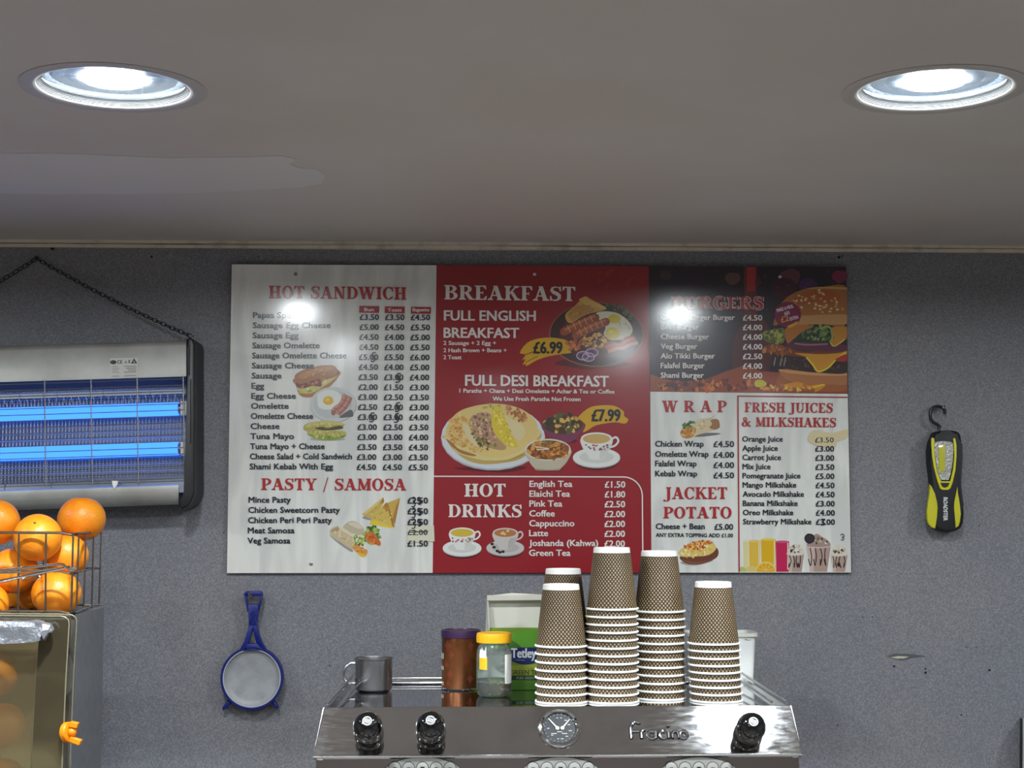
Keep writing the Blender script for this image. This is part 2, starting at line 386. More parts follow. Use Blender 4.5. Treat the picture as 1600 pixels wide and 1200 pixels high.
def wall_mat():
    m = bpy.data.materials.new('grey_speckled_wall'); m.use_nodes = True; nt = m.node_tree; b = nt.nodes['Principled BSDF']
    tc = nd(nt, 'ShaderNodeTexCoord'); L = nt.links.new
    n1 = nd(nt, 'ShaderNodeTexNoise'); n1.inputs['Scale'].default_value = 430; n1.inputs['Detail'].default_value = 3; n1.inputs['Roughness'].default_value = .7
    n2 = nd(nt, 'ShaderNodeTexNoise'); n2.inputs['Scale'].default_value = 3.2; n2.inputs['Detail'].default_value = 3
    for n in (n1, n2): L(tc.outputs['Object'], n.inputs['Vector'])
    r1 = nd(nt, 'ShaderNodeValToRGB'); e = r1.color_ramp.elements
    e[0].position = .30; e[0].color = (*lin((107,108,113)), 1); e[1].position = .74; e[1].color = (*lin((164,164,169)), 1)
    x = e.new(.5); x.color = (*lin((128,129,135)), 1)
    L(n1.outputs['Fac'], r1.inputs[0])
    r2 = nd(nt, 'ShaderNodeValToRGB'); r2.color_ramp.elements[0].position = .35; r2.color_ramp.elements[1].position = .7
    r2.color_ramp.elements[0].color = (.90, .91, .94, 1); r2.color_ramp.elements[1].color = (1.06, 1.03, 1.0, 1); L(n2.outputs['Fac'], r2.inputs[0])
    mx = nd(nt, 'ShaderNodeMix', data_type='RGBA', blend_type='MULTIPLY'); mx.inputs[0].default_value = 1
    L(r1.outputs[0], mx.inputs[6]); L(r2.outputs[0], mx.inputs[7]); L(mx.outputs[2], b.inputs['Base Color'])
    b.inputs['Roughness'].default_value = .5; b.inputs['Specular IOR Level'].default_value = .3
    bp = nd(nt, 'ShaderNodeBump'); bp.inputs['Strength'].default_value = .25; bp.inputs['Distance'].default_value = .0012
    L(n1.outputs['Fac'], bp.inputs['Height']); L(bp.outputs[0], b.inputs['Normal']); return m
M['wall'] = wall_mat()

def ceil_mat():
    m = bpy.data.materials.new('painted_ceiling'); m.use_nodes = True; nt = m.node_tree; b = nt.nodes['Principled BSDF']; L = nt.links.new
    tc = nd(nt, 'ShaderNodeTexCoord'); n = nd(nt, 'ShaderNodeTexNoise'); n.inputs['Scale'].default_value = 2.2; n.inputs['Detail'].default_value = 6
    L(tc.outputs['Object'], n.inputs['Vector'])
    r = nd(nt, 'ShaderNodeValToRGB'); r.color_ramp.elements[0].position = .3; r.color_ramp.elements[1].position = .75
    r.color_ramp.elements[0].color = (*lin((196,186,178)), 1); r.color_ramp.elements[1].color = (*lin((206,200,196)), 1); L(n.outputs['Fac'], r.inputs[0])
    L(r.outputs[0], b.inputs['Base Color']); b.inputs['Roughness'].default_value = .55
    n2 = nd(nt, 'ShaderNodeTexNoise'); n2.inputs['Scale'].default_value = 160; L(tc.outputs['Object'], n2.inputs['Vector'])
    bp = nd(nt, 'ShaderNodeBump'); bp.inputs['Strength'].default_value = .12; bp.inputs['Distance'].default_value = .001
    L(n2.outputs['Fac'], bp.inputs['Height']); L(bp.outputs[0], b.inputs['Normal']); return m
M['ceiling'] = ceil_mat()
M['patch'] = mat('ceiling_filler_patch', (210,206,204), .6, bump=(60, .1, .001))

floor = struct(MB().box((XL, YF, -.05), (XR, .0, 0)).build('floor', mat('floor_tiles', (120,112,104), .4, var=(3, (90,86,82), .4, .6)), origin=(0, -3, 0)))
wall_back = struct(MB().box((XL, 0, 0), (XR, .1, CEIL+.02)).build('wall_back', M['wall'], origin=(0, .05, 0)))
M['plain'] = mat('side_wall_paint', (150,150,152), .6)
struct(MB().box((XL, YF-.1, 0), (XR, YF, CEIL)).build('wall_front', mat('front_wall_paint', (126,112,106), .6)))  # unseen wall, added to shut out world light and darken the chrome's reflections
struct(MB().box((XL-.1, YF, 0), (XL, .1, CEIL)).build('wall_left', M['plain']))
struct(MB().box((XR, YF, 0), (XR+.1, .1, CEIL)).build('wall_right', M['plain']))

# downlight positions: two seen in the photo, a pair read off board glints, others added unseen for ambient light
A = at_z(178, 138, CEIL); B = at_z(1460, 141, CEIL)
SP = B.x-A.x
lights = [(A.x, A.y), (B.x, B.y)]
rest = [(-.54, -2.0), (.38, -2.0), (A.x-SP, A.y), (B.x+SP, B.y), (-1.4, -2.0), (1.4, -2.0), (-1.1, -3.3), (0., -3.3), (1.1, -3.3), (-1.1, -4.6), (0, -4.6), (1.1, -4.6)]
RO, RI = .1145, .0935       # flange, opening
def ceiling_mesh():
    mb = MB(); h = RI+.006
    LS = lights+rest; q = .13
    xs = sorted({XL, XR} | {x+s*q for x, y in LS for s in (-1, 1)}); ys = sorted({YF, 0.0} | {y+s*q for x, y in LS for s in (-1, 1)})
    for i in range(len(xs)-1):
        for j in range(len(ys)-1):
            cx, cy = (xs[i]+xs[i+1])/2, (ys[j]+ys[j+1])/2
            if any(abs(cx-x) < q and abs(cy-y) < q for x, y in LS): continue
            mb.quad((xs[i], ys[j], CEIL), (xs[i], ys[j+1], CEIL), (xs[i+1], ys[j+1], CEIL), (xs[i+1], ys[j], CEIL))
    N = 64
    for x, y in LS:
        inn, out = [], []
        for k in range(N):
            a = 2*PI*(k+.5)/N; c, s = math.cos(a), math.sin(a); m_ = q/max(abs(c), abs(s))
            inn.append(mb.bm.verts.new((x+h*c, y+h*s, CEIL))); out.append(mb.bm.verts.new((x+m_*c, y+m_*s, CEIL)))
        for k in range(N): mb.bm.faces.new((inn[k], inn[(k+1) % N], out[(k+1) % N], out[k]))
        for sx in (-1, 1):
            for sy in (-1, 1):
                near = sorted(range(N), key=lambda k: (out[k].co-Vector((x+sx*q, y+sy*q, CEIL))).length)[:2]
                mb.bm.faces.new((out[near[0]], out[near[1]], mb.bm.verts.new((x+sx*q, y+sy*q, CEIL))))
    # slab above so nothing leaks in
    top = CEIL+.12
    mb.quad((XL, YF, top), (XL, 0.1, top), (XR, 0.1, top), (XR, YF, top))
    return mb
cm = ceiling_mesh(); ceiling = struct(cm.build('ceiling', M['ceiling'], origin=(0, -3, CEIL), smooth=0, recalc=False))
# filler patch on the ceiling, above the fly killer
def outline_on_ceiling(pts, th, name, m, parent):
    mb = MB(); P = [at_z(x, y, CEIL) for x, y in pts]; mb.ext(P, (0, 0, -th)); return mb.build(name, m, parent, smooth=0)
outline_on_ceiling([(-60,238), (120,240), (260,246), (380,245), (440,243), (463,248), (452,256), (470,262), (492,263), (508,272), (502,287), (470,292), (400,296), (300,301), (180,303), (80,303), (-60,300)], .0008, 'filler_patch', M['patch'], ceiling)
# cornice strip: two thin beads with breaks
def trim():
    mb = MB(); xs = [XL+(XR-XL)*i/140 for i in range(141)]
    for (y0, z0, hh, dd) in ((-.006, 0, .0055, .012), (0, -.0065, .0065, .010)):
        ring = []
        for i, x in enumerate(xs):
            wv = .0012*noise.noise((x*3, z0*50, 1)) + .0006*noise.noise((x*17, 3, z0*90))
            ring.append([Vector((x, 0, CEIL+z0+wv)), Vector((x, -dd+y0+wv, CEIL+z0+wv)), Vector((x, -dd+y0+wv, CEIL+z0-hh+wv)), Vector((x, 0, CEIL+z0-hh-wv))])
        vs = [[mb.bm.verts.new(p) for p in r] for r in ring]
        for i in range(len(vs)-1):
            for k in range(4): mb.bm.faces.new((vs[i][k], vs[i+1][k], vs[i+1][(k+1) % 4], vs[i][(k+1) % 4]))
    return mb.build('trim_1', mat('cornice_paint', (222,210,192), .5, var=(30, (186,176,160), .5, .72)), origin=(0, 0, CEIL-.013), smooth=0)
struct(trim())
# nail holes and a scrape in the wall paint
M['hole'] = mat('dark_hole', (18,18,20), .8)
def hole(px, py, r): MB().lathe([(0, .0006), (r*mpp(3.0), .0004), (r*mpp(3.0), 0)], at_y(px, py, 0), (0, -1, 0), 10).build('screw_hole', M['hole'], wall_back, smooth=0)
for px, py, r in ((82,388,3.2), (237,401,1.8), (403,401,1), (1311,402,2.4), (1316,400,1.4), (1348,964,1), (1363,964,1), (1397,1041,1.8), (1446,1051,2), (1446,1045,1.4), (1510,1011,1), (1525,1011,1), (1546,1047,2), (1502,1117,1.4), (1309,1133,1.2), (350,832,1.2), (515,1040,1.2), (1530,821,1)): hole(px, py, r)
mb = MB(); P = [at_y(x, y, 0) for x, y in ((1386,1025), (1398,1021), (1425,1022), (1447,1025), (1424,1028), (1408,1032), (1398,1028))]; mb.ext(P, (0, -.001, 0)); mb.build('scrape_mark', mat('scraped_paint', (84,88,90), .6), wall_back, smooth=0)
mb = MB(); P = [at_y(x, y, -.001) for x, y in ((1391,1027), (1404,1025), (1420,1026), (1412,1029), (1402,1029))]; mb.ext(P, (0, -.001, 0)); mb.build('bare_plaster', mat('bare_plaster', (190,190,170), .6), wall_back, smooth=0)

# ================================================================== DOWNLIGHTS
M['flange'] = mat('downlight_flange', (186,180,176), .4)
M['baffle'] = mat('satin_baffle', (150,152,154), .35)
M['reflector'] = mat('reflector', (158,172,186), .3, .5)
M['led'] = emit('led', (.93, .98, 1.0), LED_STRENGTH)
M['lamp_glass'] = clear('lamp_glass', (.97, .99, 1.0), .1)
def downlight(x, y, label, group=None):
    t = thing('recessed_downlight', (x, y, CEIL), label, 'ceiling light', group); o = (x, y, CEIL)
    MB().lathe([(RO, -.0001), (RO, -.0010), (RO-.002, -.0014), (RI+.004, -.0014), (RI, -.0004), (RI, .001)], o, n=72).build('flange', M['flange'], t)
    pr = [(RI, .0005)]
    for k in range(5):
        r0 = RI-.0011*k; z = .0005+.0016*k
        pr += [(r0-.0004, z+.0003), (r0-.0002, z+.0011), (r0+.0016, z+.0013), (r0+.0016, z+.0016)]
    pr += [(.0862, .0088)]
    MB().lathe(pr, o, n=72).build('baffle', M['baffle'], t, smooth=20)
    # fluted reflector dish
    mb = MB(); N = 96; rings = []
    for r, z in ((.0862, .0090), (.078, .0140), (.060, .0135), (.0375, .0105)):
        rings.append([mb.bm.verts.new(Vector(o)+Vector(((r+(.0009 if k % 2 else -.0009))*math.cos(2*PI*k/N), (r+(.0009 if k % 2 else -.0009))*math.sin(2*PI*k/N), z))) for k in range(N)])
    for a, b in zip(rings, rings[1:]):
        for k in range(N): mb.bm.faces.new((a[k], a[(k+1) % N], b[(k+1) % N], b[k]))
    mb.build('reflector', M['reflector'], t, smooth=0)
    MB().lathe([(0, .0085), (.0375, .0085)], o, n=48).build('led', M['led'], t)
    MB().lathe([(0, .0080), (.0870, .0080)], o, n=48).build('cover_glass', M['lamp_glass'], t, smooth=0)
    MB().lathe([(.094, .001), (.098, .002), (.098, .06), (0, .06)], o, n=32).build('housing', M['dark_steel'], t)
    return t
d0 = downlight(*lights[0], 'round recessed downlight in the ceiling at the left, above the fly killer')
copy_thing(d0, (*lights[1], CEIL), 'round recessed downlight in the ceiling at the right, above the hanging torch')
for x, y in rest: copy_thing(d0, (x, y, CEIL), 'unseen round recessed downlight further along the shop ceiling outside the picture', 'downlights along the shop ceiling')

# ================================================================== MENU BOARD
BT = .006
def onboard(px, py, d): return at_y(px, py, -BT-.004-d)
board = thing('menu_board', at_y(842, 654, -.002), 'wide glossy menu board of white, red and dark panels screwed to the grey wall', 'menu board')
C4 = [(362,413), (1321,417.5), (1330,894.5), (354.5,895.5)]
mb = MB(); mb.ext([at_y(x, y, -.004) for x, y in C4], (0, -BT, 0)); mb.build('backing_panel', mat('board_edge', (70,62,60), .5), board, smooth=0)
RED = (150,22,34); INK = (20,28,44); TXTW = (236,226,222); HR = (176,30,36)
a = Art(onboard, .0001); a.poly([(362,413), (682,414.5), (676,895.2), (354.5,895.5)], (236,236,230)); a.build('sandwich_panel', M['marble'], board)
a = Art(onboard, .0001); a.poly([(682,414.5), (1013.5,416), (1018,894.9), (676,895.2)], RED)
rnd = random.Random(3)
for k in range(16): a.ell(rnd.uniform(930,1005), rnd.uniform(424,446), rnd.uniform(2,9), rnd.uniform(1.5,4), rnd.choice([(162,44,34), (158,36,34), (140,20,30)]), rot=-30, wob=.4, n=12)
a.build('breakfast_panel', M['print'], board)
a = Art(onboard, .0001); a.poly([(1013.5,416), (1321,417.5), (1324.6,615.5), (1015.6,612)], (36,26,44)); a.build('burger_panel', M['print'], board)
a = Art(onboard, .0001); a.poly([(1016,612), (1324.6,615.5), (1330,894.5), (1018,894.9)], (236,236,230)); a.build('drinks_and_wraps_panel', M['marble'], board)

PB, TB = .0003, .0018
SQ = None
def sqz(ref, w, cap, bold=0):
    V, T, (x0, x1) = text_tris(ref, bold); return w/((x1-x0)*cap/CAPH)
# --- sandwiches
a = Art(onboard, TB); a.head('HOT SANDWICH', 419.5, 635.5, 446.5, 465.8, HR, y1=468.3); a.build('heading', M['print'], board, 'red serif heading HOT SANDWICH')
a = Art(onboard, TB); a.head('PASTY / SAMOSA', 407.5, 635, 747.3, 765.6, HR, y1=766.4); a.build('heading', M['print'], board, 'red serif heading PASTY / SAMOSA')
names = ['Papas Special', 'Sausage Egg Cheese', 'Sausage Egg', 'Sausage Omelette', 'Sausage Omelette Cheese', 'Sausage Cheese', 'Sausage', 'Egg', 'Egg Cheese', 'Omelette', 'Omelette Cheese', 'Cheese', 'Tuna Mayo', 'Tuna Mayo + Cheese', 'Cheese Salad + Cold Sandwich', 'Shami Kebab With Egg']
P3 = ['3.50 3.50 4.50', '5.00 4.50 5.50', '4.50 4.00 5.00', '4.50 5.00 5.50', '5.00 5.50 6.00', '4.50 4.00 5.00', '3.50 3.00 4.00', '2.00 1.50 3.00', '3.00 2.50 3.50', '2.50 2.00 3.00', '3.00 3.00 4.00', '3.00 2.50 3.50', '3.00 3.00 4.00', '3.50 3.50 4.50', '3.00 3.00 3.50', '4.50 4.50 5.50']
a = Art(onboard, TB); s1 = sqz('Sausage Egg Cheese', 115.5, 8.2); s2 = sqz('£3.50', 29.8, 8.4)
for i, n_ in enumerate(names):
    a.txt(n_, 395.6-.36*i, 496.8+15.76*i, 8.6, INK, sq=s1, w={3: 104.7, 4: 147, 10: 97, 13: 116, 14: 159, 15: 130}.get(i))
    for k, p in enumerate(P3[i].split()):
        a.txt('£'+p, (562.2, 601.9, 642)[k]-(.31, .26, .24)[k]*i, 499.8+15.62*i+.25*k, 8.4, INK, sq=s2)
s1b = sqz('Chicken Sweetcorn Pasty', 142.5, 8.6)
for i, n_ in enumerate(['Mince Pasty', 'Chicken Sweetcorn Pasty', 'Chicken Peri Peri Pasty', 'Meat Samosa', 'Veg Samosa']):
    a.txt(n_, 388.6-.4*i, 785.2+15.95*i, 8.6, INK, sq=s1b)
    if i != 3: a.txt('£'+('2.50', '2.50', '2.50', '', '1.50')[i], 636.8, 786.5+16.8*i, 8.8, INK, w=31.6)
a.build('price_list', M['print'], board, 'dark hot sandwich and pasty price list')
a = Art(onboard, TB+.0004)
for (x, y0, t, y) in ((561.5,478,'Bun',486.2), (601.5,478.8,'Toast',486.8), (642.5,479.4,'Baguette',486.4)):
    a.poly([(x,y0), (x+31,y0+.4), (x+30.5,y0+10.8), (x-.4,y0+10.4)], (160,24,34)); a.txt(t, x+15.3, y, 5.0, TXTW, align='c', w=22 if t == 'Toast' else (15 if t == 'Bun' else 26))
a.build('column_label', M['print'], board)
def five(x, y, k=1.0, c=(14,18,30)):
    a = Art(onboard, TB+.0004)
    a.line([(x+5*k,y-9*k), (x,y-8*k), (x-.5,y-3*k), (x+3*k,y-3*k), (x+4*k,y+1), (x+1,y+5*k), (x-3*k,y+4*k)], 1.9, c, True); a.ell(x+1.2, y-2*k, 2.2, 4*k, c, n=12, wob=.2)
    a.build('pen_correction', M['print'], board)
for x, y in ((582,560), (621,592.5), (620,638), (580,654), (618.5,655)): five(x, y)
for i in range(3):
    x, y = 645.5, 786+17*i; a = Art(onboard, TB+.0004)
    a.line([(x-2,y-8), (x+2,y-9), (x+3,y-5), (x,y-3), (x+3,y), (x+2,y+5), (x-2.5,y+5.5)], 1.7, (14,18,30), True)
    a.build('pen_correction', M['print'], board); a = Art(onboard, TB+.0004)
    a.line([(x+11,y-8), (x+8,y-8), (x+8,y-4), (x+11,y-3.5), (x+11.5,y+1), (x+8,y+1.5)], 2.6, (14,18,30), True)
    a.build('pen_correction', M['print'], board)
a = Art(onboard, TB+.0003); a.poly([(636,822), (678,821), (679,846), (637,848)], (222,220,196))
a.txt('£2.00', 637, 836, 8, (60,60,60), w=31); a.line([(639,832), (669,830)], 1.6, (70,70,70)); a.line([(642,829), (668,833)], 1.4, (80,80,80))
a.build('taped_price', M['print'], board)

# --- breakfast
a = Art(onboard, TB); a.head('BREAKFAST', 693, 900, 445.3, 467.8, TXTW, y1=470.6); a.build('heading', M['print'], board, 'white serif heading BREAKFAST')
a = Art(onboard, TB)
a.txt('FULL ENGLISH', 694, 500.5, 15, TXTW, w=142.7, y1=501.2); a.txt('BREAKFAST', 693.6, 527.5, 15, TXTW, w=117, y1=528)
for t, y, w_ in (('2 Sausage + 2 Egg +', 538.9, 82), ('2 Hash Brown + Beans +', 550.3, 98.5), ('2 Toast', 561.2, 28)): a.txt(t, 693, y, 6.0, TXTW, w=w_)
a.txt('FULL DESI BREAKFAST', 727.3, 602.4, 16, TXTW, w=223.4, y1=604)
a.txt('1 Paratha + Chana + Desi Omelette + Achar & Tea or Coffee', 718, 613.3, 6.0, TXTW, w=242, y1=615); a.txt('We Use Fresh Paratha Not Frozen', 770, 626, 6.0, TXTW, w=137, y1=626.8)
a.txt('£6.99', 834, 552, 17.2, (16,24,22), w=44.4, bold=.03); a.txt('£7.99', 925, 657.8, 17.4, (16,24,22), w=44, bold=.03)
a.build('breakfast_text', M['print'], board)
# --- hot drinks
a = Art(onboard, TB); a.head('HOT', 724.7, 791, 755.8, 776, TXTW); a.head('DRINKS', 699.5, 816, 788, 808, TXTW, y1=808.4); a.build('heading', M['print'], board, 'white serif heading HOT DRINKS')
a = Art(onboard, TB); s3 = sqz('Joshanda (Kahwa)', 107.5, 9.2)
for i, n_ in enumerate(['English Tea', 'Elaichi Tea', 'Pink Tea', 'Coffee', 'Cappuccino', 'Latte', 'Joshanda (Kahwa)', 'Green Tea']):
    a.txt(n_, 827.6-.12*i, 760.7+15.4*i, 9.2, TXTW, sq=s3)
    if i < 7: a.txt('£'+('1.50', '1.80', '2.50', '2.00', '2.00', '2.00', '2.00')[i], 945.2-.1*i, 761.8+15.4*i, 9.4, TXTW, w=31.6)
arc = [(677.7,744.2), (800,744.6), (974,745.3)]+[(974+29.6*math.sin(q*PI/24), 774.9-29.6*math.cos(q*PI/24)) for q in range(1, 13)]+[(1004.6,893)]
a.line(arc, 2.0, (240,226,224)); a.build('price_list', M['print'], board, 'white hot drinks price list inside a thin white border')
# --- burgers
a = Art(onboard, TB); a.head('BURGERS', 1049.5, 1193.5, 463, 482.8, (214,196,192), y1=483.8, font=SERIF_FAT, track=.05); a.head('BURGERS', 1049.5, 1193.5, 463, 482.8, (180,46,52), y1=483.8, track=.05); a.build('heading', M['print'], board, 'red outlined serif heading BURGERS')
a = Art(onboard, TB); s4 = sqz('Chicken Zinger Burger', 115.6, 7.9)
for i, n_ in enumerate(['Chicken Zinger Burger', 'Beef Burger', 'Cheese Burger', 'Veg Burger', 'Alo Tikki Burger', 'Falafel Burger', 'Shami Burger']):
    a.txt(n_, 1032.5, 499.9+15.05*i, 7.9, TXTW, sq=s4); a.txt('£'+('2.50' if i == 4 else ('4.50' if i == 0 else '4.00')), 1161, 500.7+15.1*i, 8.2, TXTW, w=29.8)
a.build('price_list', M['print'], board, 'white burger price list')
# --- wraps, potatoes, juices
a = Art(onboard, TB); a.head('WRAP', 1034.6, 1136, 626, 644, HR, track=.42); a.build('heading', M['print'], board, 'red widely spaced serif heading WRAP')
a = Art(onboard, TB); a.head('JACKET', 1037.8, 1137, 761.2, 779.8, HR); a.head('POTATO', 1036, 1144, 792, 809.8, HR); a.build('heading', M['print'], board, 'red serif heading JACKET POTATO')
a = Art(onboard, TB); a.head('FRESH JUICES', 1163, 1302, 628.7, 644, HR, y1=645.2); a.head('& MILKSHAKES', 1158.3, 1307, 651.6, 666.3, HR, y1=667.6); a.build('heading', M['print'], board, 'red serif heading FRESH JUICES & MILKSHAKES')
a = Art(onboard, TB); s5 = sqz('Omelette Wrap', 83, 8.5)
for i, n_ in enumerate(['Chicken Wrap', 'Omelette Wrap', 'Falafel Wrap', 'Kebab Wrap']):
    a.txt(n_, 1023.9, (697.7, 713.7, 728.5, 744.2)[i], 8.5, INK, sq=s5); a.txt('£'+('4.50', '4.00', '4.00', '4.50')[i], 1115, (698.4, 715.2, 731.3, 747.3)[i], 8.8, INK, w=31.8)
a.txt('Cheese + Bean', 1024.9, 826.7, 8.5, INK, w=76); a.txt('£5.00', 1116.5, 827.6, 8.6, INK, w=28.8); a.txt('ANY EXTRA TOPPING ADD £1.00', 1024.9, 838.8, 5.7, INK, w=120.3, y1=839.6)
a.build('price_list', M['print'], board, 'dark wrap and jacket potato price list')
a = Art(onboard, TB); s6 = sqz('Strawberry Milkshake', 106.5, 8.1)
a.sm([(1262,686), (1272,672), (1300,676), (1324,671), (1323,684), (1308,690), (1304,698), (1275,696)], (222,206,164))
for i, n_ in enumerate(['Orange Juice', 'Apple Juice', 'Carrot Juice', 'Mix Juice', 'Pomegranate Juice', 'Mango Milkshake', 'Avocado Milkshake', 'Banana Milkshake', 'Oreo Milkshake', 'Strawberry Milkshake']):
    a.txt(n_, 1160+.12*i, 690+14.35*i, 8.1, INK, sq=s6)
    if i: a.txt('£'+('', '3.00', '3.00', '3.50', '5.00', '4.50', '4.50', '3.00', '4.00', '3.00')[i], 1273.8+.15*i, 691.2+14.3*i, 8.3, INK, w=29.2)
a.txt('£3.50', 1273.6, 691.4, 7.6, (40,44,40), w=29, bold=.012)
a.line([(1283,811.5), (1289,811.5), (1286,815), (1289,819), (1283,820.5)], 1.6, (20,24,40), True); a.line([(1313,836), (1317,834.5), (1319,838), (1316,839.5), (1318.5,841), (1317,844), (1314,843)], 1.2, (30,40,70), True)
a.line([(1155,893.6), (1153,619), (1153,618.8)], 2.0, (166,28,40)); a.line([(1152,618.8), (1324.4,620.8)], 1.8, (166,28,40))
a.build('price_list', M['print'], board, 'dark juice and milkshake price list inside thin red rules')
# --- board screws
for px, py, c in ((462,428,'d'), (835,429,'w'), (1218.5,433,'w'), (486,881,'d')):
    mb = MB(); o = onboard(px, py, .0008); r = 2.9*mpp(3.0)
    mb.lathe([(0, .0004), (r*.42, .0004), (r*.55, .0016), (r*.9, .0014), (r, 0)], o, (0, -1, 0), 16); mb.build('screw', M['dark_steel'] if c == 'd' else M['chrome'], board)
# --- printed food pictures
def picture(name, draw, label=None):
    a = Art(onboard, PB); draw(a); a.build('food_picture', M['print'], board, label)
R_ = random.uniform
def tea_cup(a, cx, cy, k, drink, floral=True, grey=0):
    W1, W2, W3 = ((232,232,228), (214,214,208), (190,192,188)) if not grey else ((205,200,196), (186,180,176), (158,152,150))
    a.ell(cx+1*k, cy+19*k, 34*k, 14*k, (88,10,20)); a.ell(cx, cy+14*k, 37*k, 15.5*k, W3); a.ell(cx, cy+12.6*k, 37*k, 15*k, W1); a.ell(cx, cy+12*k, 27*k, 9.5*k, W2)
    a.line([(cx+21*k,cy-14*k), (cx+30*k,cy-19*k), (cx+34*k,cy-13*k), (cx+29*k,cy-6*k), (cx+20*k,cy-3*k)], 3.2*k, W1, True)
    a.sm([(cx-24*k,cy-17*k), (cx-22*k,cy-3*k), (cx-15*k,cy+7*k), (cx-12*k,cy+13*k), (cx-8*k,cy+16*k), (cx+8*k,cy+16*k), (cx+12*k,cy+13*k), (cx+15*k,cy+7*k), (cx+22*k,cy-3*k), (cx+24*k,cy-17*k), (cx,cy-22*k)], W1)
    a.sm([(cx+8*k,cy-4*k), (cx+22*k,cy-8*k), (cx+21*k,cy-1*k), (cx+14*k,cy+8*k), (cx+10*k,cy+14*k), (cx+5*k,cy+14*k)], W2)
    if floral:
        for i in range(17): a.ell(cx+R_(-19, 19)*k, cy-R_(-1, 7)*k, 1.9*k, 1.5*k, random.choice([(176,60,80), (150,60,90), (110,120,80), (200,110,120)]), n=7, wob=.3)
    a.ell(cx, cy-17*k, 24.5*k, 9.6*k, W1); a.ell(cx, cy-16.4*k, 21.5*k, 7.6*k, drink)
def pic_sandwich(a):
    a.sm([(462,590), (463,604), (468,617), (478,621), (492,619), (512,607), (528,590), (527,580)], (176,118,70))
    a.sm([(465,604), (466,610), (476,615), (490,613), (507,603), (520,594), (528,585), (520,580), (480,592)], (206,196,112))
    a.dots(26, 492, 602, 27, 6, 2.6, [(214,204,120), (186,190,90), (228,220,150), (150,160,70)], rot=-28)
    a.sm([(463,598), (465,605), (474,607), (488,603), (502,604), (504,595), (525,588), (528,578), (500,584), (476,592)], (122,58,46)); a.dots(16, 487, 598, 24, 4, 2.5, [(176,98,84), (196,124,106), (140,66,54)], rot=-20)
    a.sm([(461,592), (462,585), (474,578), (490,574), (502,571), (520,571), (527,577), (527,583), (521,589), (508,591), (498,592), (484,596), (468,600)], (170,112,66)); a.sm([(466,588), (478,580), (500,574), (520,574), (512,579), (492,584), (474,592)], (190,134,84))
    a.dots(14, 496, 582, 28, 6, 1.3, [(204,154,104), (156,98,54), (214,170,120)], rot=-16)
picture('baguette', pic_sandwich)
def pic_egg_plate(a):
    a.ell(521, 633, 36.5, 28, (168,172,170)); a.ell(520.5, 632, 36, 27.5, (202,206,204)); a.ell(520, 632, 30, 22.5, (192,196,195))
    a.sm([(496,628), (497,616), (508,610), (522,610), (532,617), (532,630), (524,638), (510,640), (499,637)], (228,230,222)); a.ell(513, 626, 8, 7, (226,176,30), wob=.05); a.ell(511.5, 624.5, 3.5, 2.8, (238,204,80))
    for o in (0, 1):
        P = [(521+7.5*o,644+4*o), (524+7*o,639+5*o), (532+6*o,633+4*o), (537+7*o,625+3*o), (539.5+7.5*o,617+3.5*o)]
        a.line(P, 8, (172,108,92), True); a.line([(x-1,y-1.5) for x, y in P], 2.6, (206,146,128), True)
        for x, y in P[1:]: a.line([(x-3,y-2), (x+3,y+1.5)], .9, (140,80,68))
    a.ell(521,645,3.6,4,(160,96,82)); a.sm([(530,652), (548,640), (552,650), (543,652)], (96,92,92))
picture('egg_plate', pic_egg_plate)
def pic_toastie(a):
    a.ell(512, 686, 28, 3, (170,170,166)); a.sm([(481,676), (485,682), (500,687), (520,688), (536,684), (541,679), (534,674), (500,672)], (140,160,60)); a.dots(40, 512, 681, 26, 4.5, 2.4, [(170,186,80), (110,140,50), (196,206,110), (128,150,56)])
    a.sm([(474,670), (476,664), (486,660), (510,657), (537,662), (536,667), (533,671), (500,674), (480,674)], (178,164,84)); a.sm([(482,668), (500,664), (534,664), (537,662), (510,657.5), (488,660), (478,665)], (204,192,112))
    a.sm([(492,669), (504,667), (512,669), (530,665), (536,669), (520,672), (502,672)], (72,70,42)); a.sm([(480,674), (500,673), (534,673), (541,678), (530,681), (500,680), (484,678)], (196,180,96)); a.dots(24, 508, 677, 28, 3, 1.8, [(216,204,130), (180,170,80), (150,164,70)]); a.dots(18, 508, 663, 26, 3.5, 1.3, [(220,208,136), (178,164,84)])
picture('toastie', pic_toastie)
def pic_samosa(a):
    a.sm([(566,809), (580,813), (586,808), (578,803)], (150,150,160)); a.poly([(565,803.5), (599,776.5), (600.2,785), (582,812)], (204,176,92)); a.poly([(565,803.5), (599,776.5), (590,789), (572,803)], (222,198,116)); a.poly([(599,776.5), (600.3,784), (594,788)], (166,112,52))
    a.poly([(600,788), (625.3,777.5), (617,820), (606,800)], (206,170,78)); a.poly([(625.3,777.5), (617,820), (613,812), (619,790)], (176,124,54)); a.poly([(604,785), (603.5,785), (616,824.5), (577,819.5), (584,802)], (214,186,92)); a.poly([(577,819.5), (583,812), (614,823), (616,826)], (232,202,66)); a.poly([(603.5,785), (606,787), (617,824), (613,822)], (170,116,48)); a.poly([(600,789), (603.5,785), (607,797), (603,800)], (182,128,58))
    a.dots(22, 596, 803, 16, 13, 1.6, [(196,160,76), (226,202,120), (180,140,64)], wob=.4)
picture('samosas', pic_samosa)
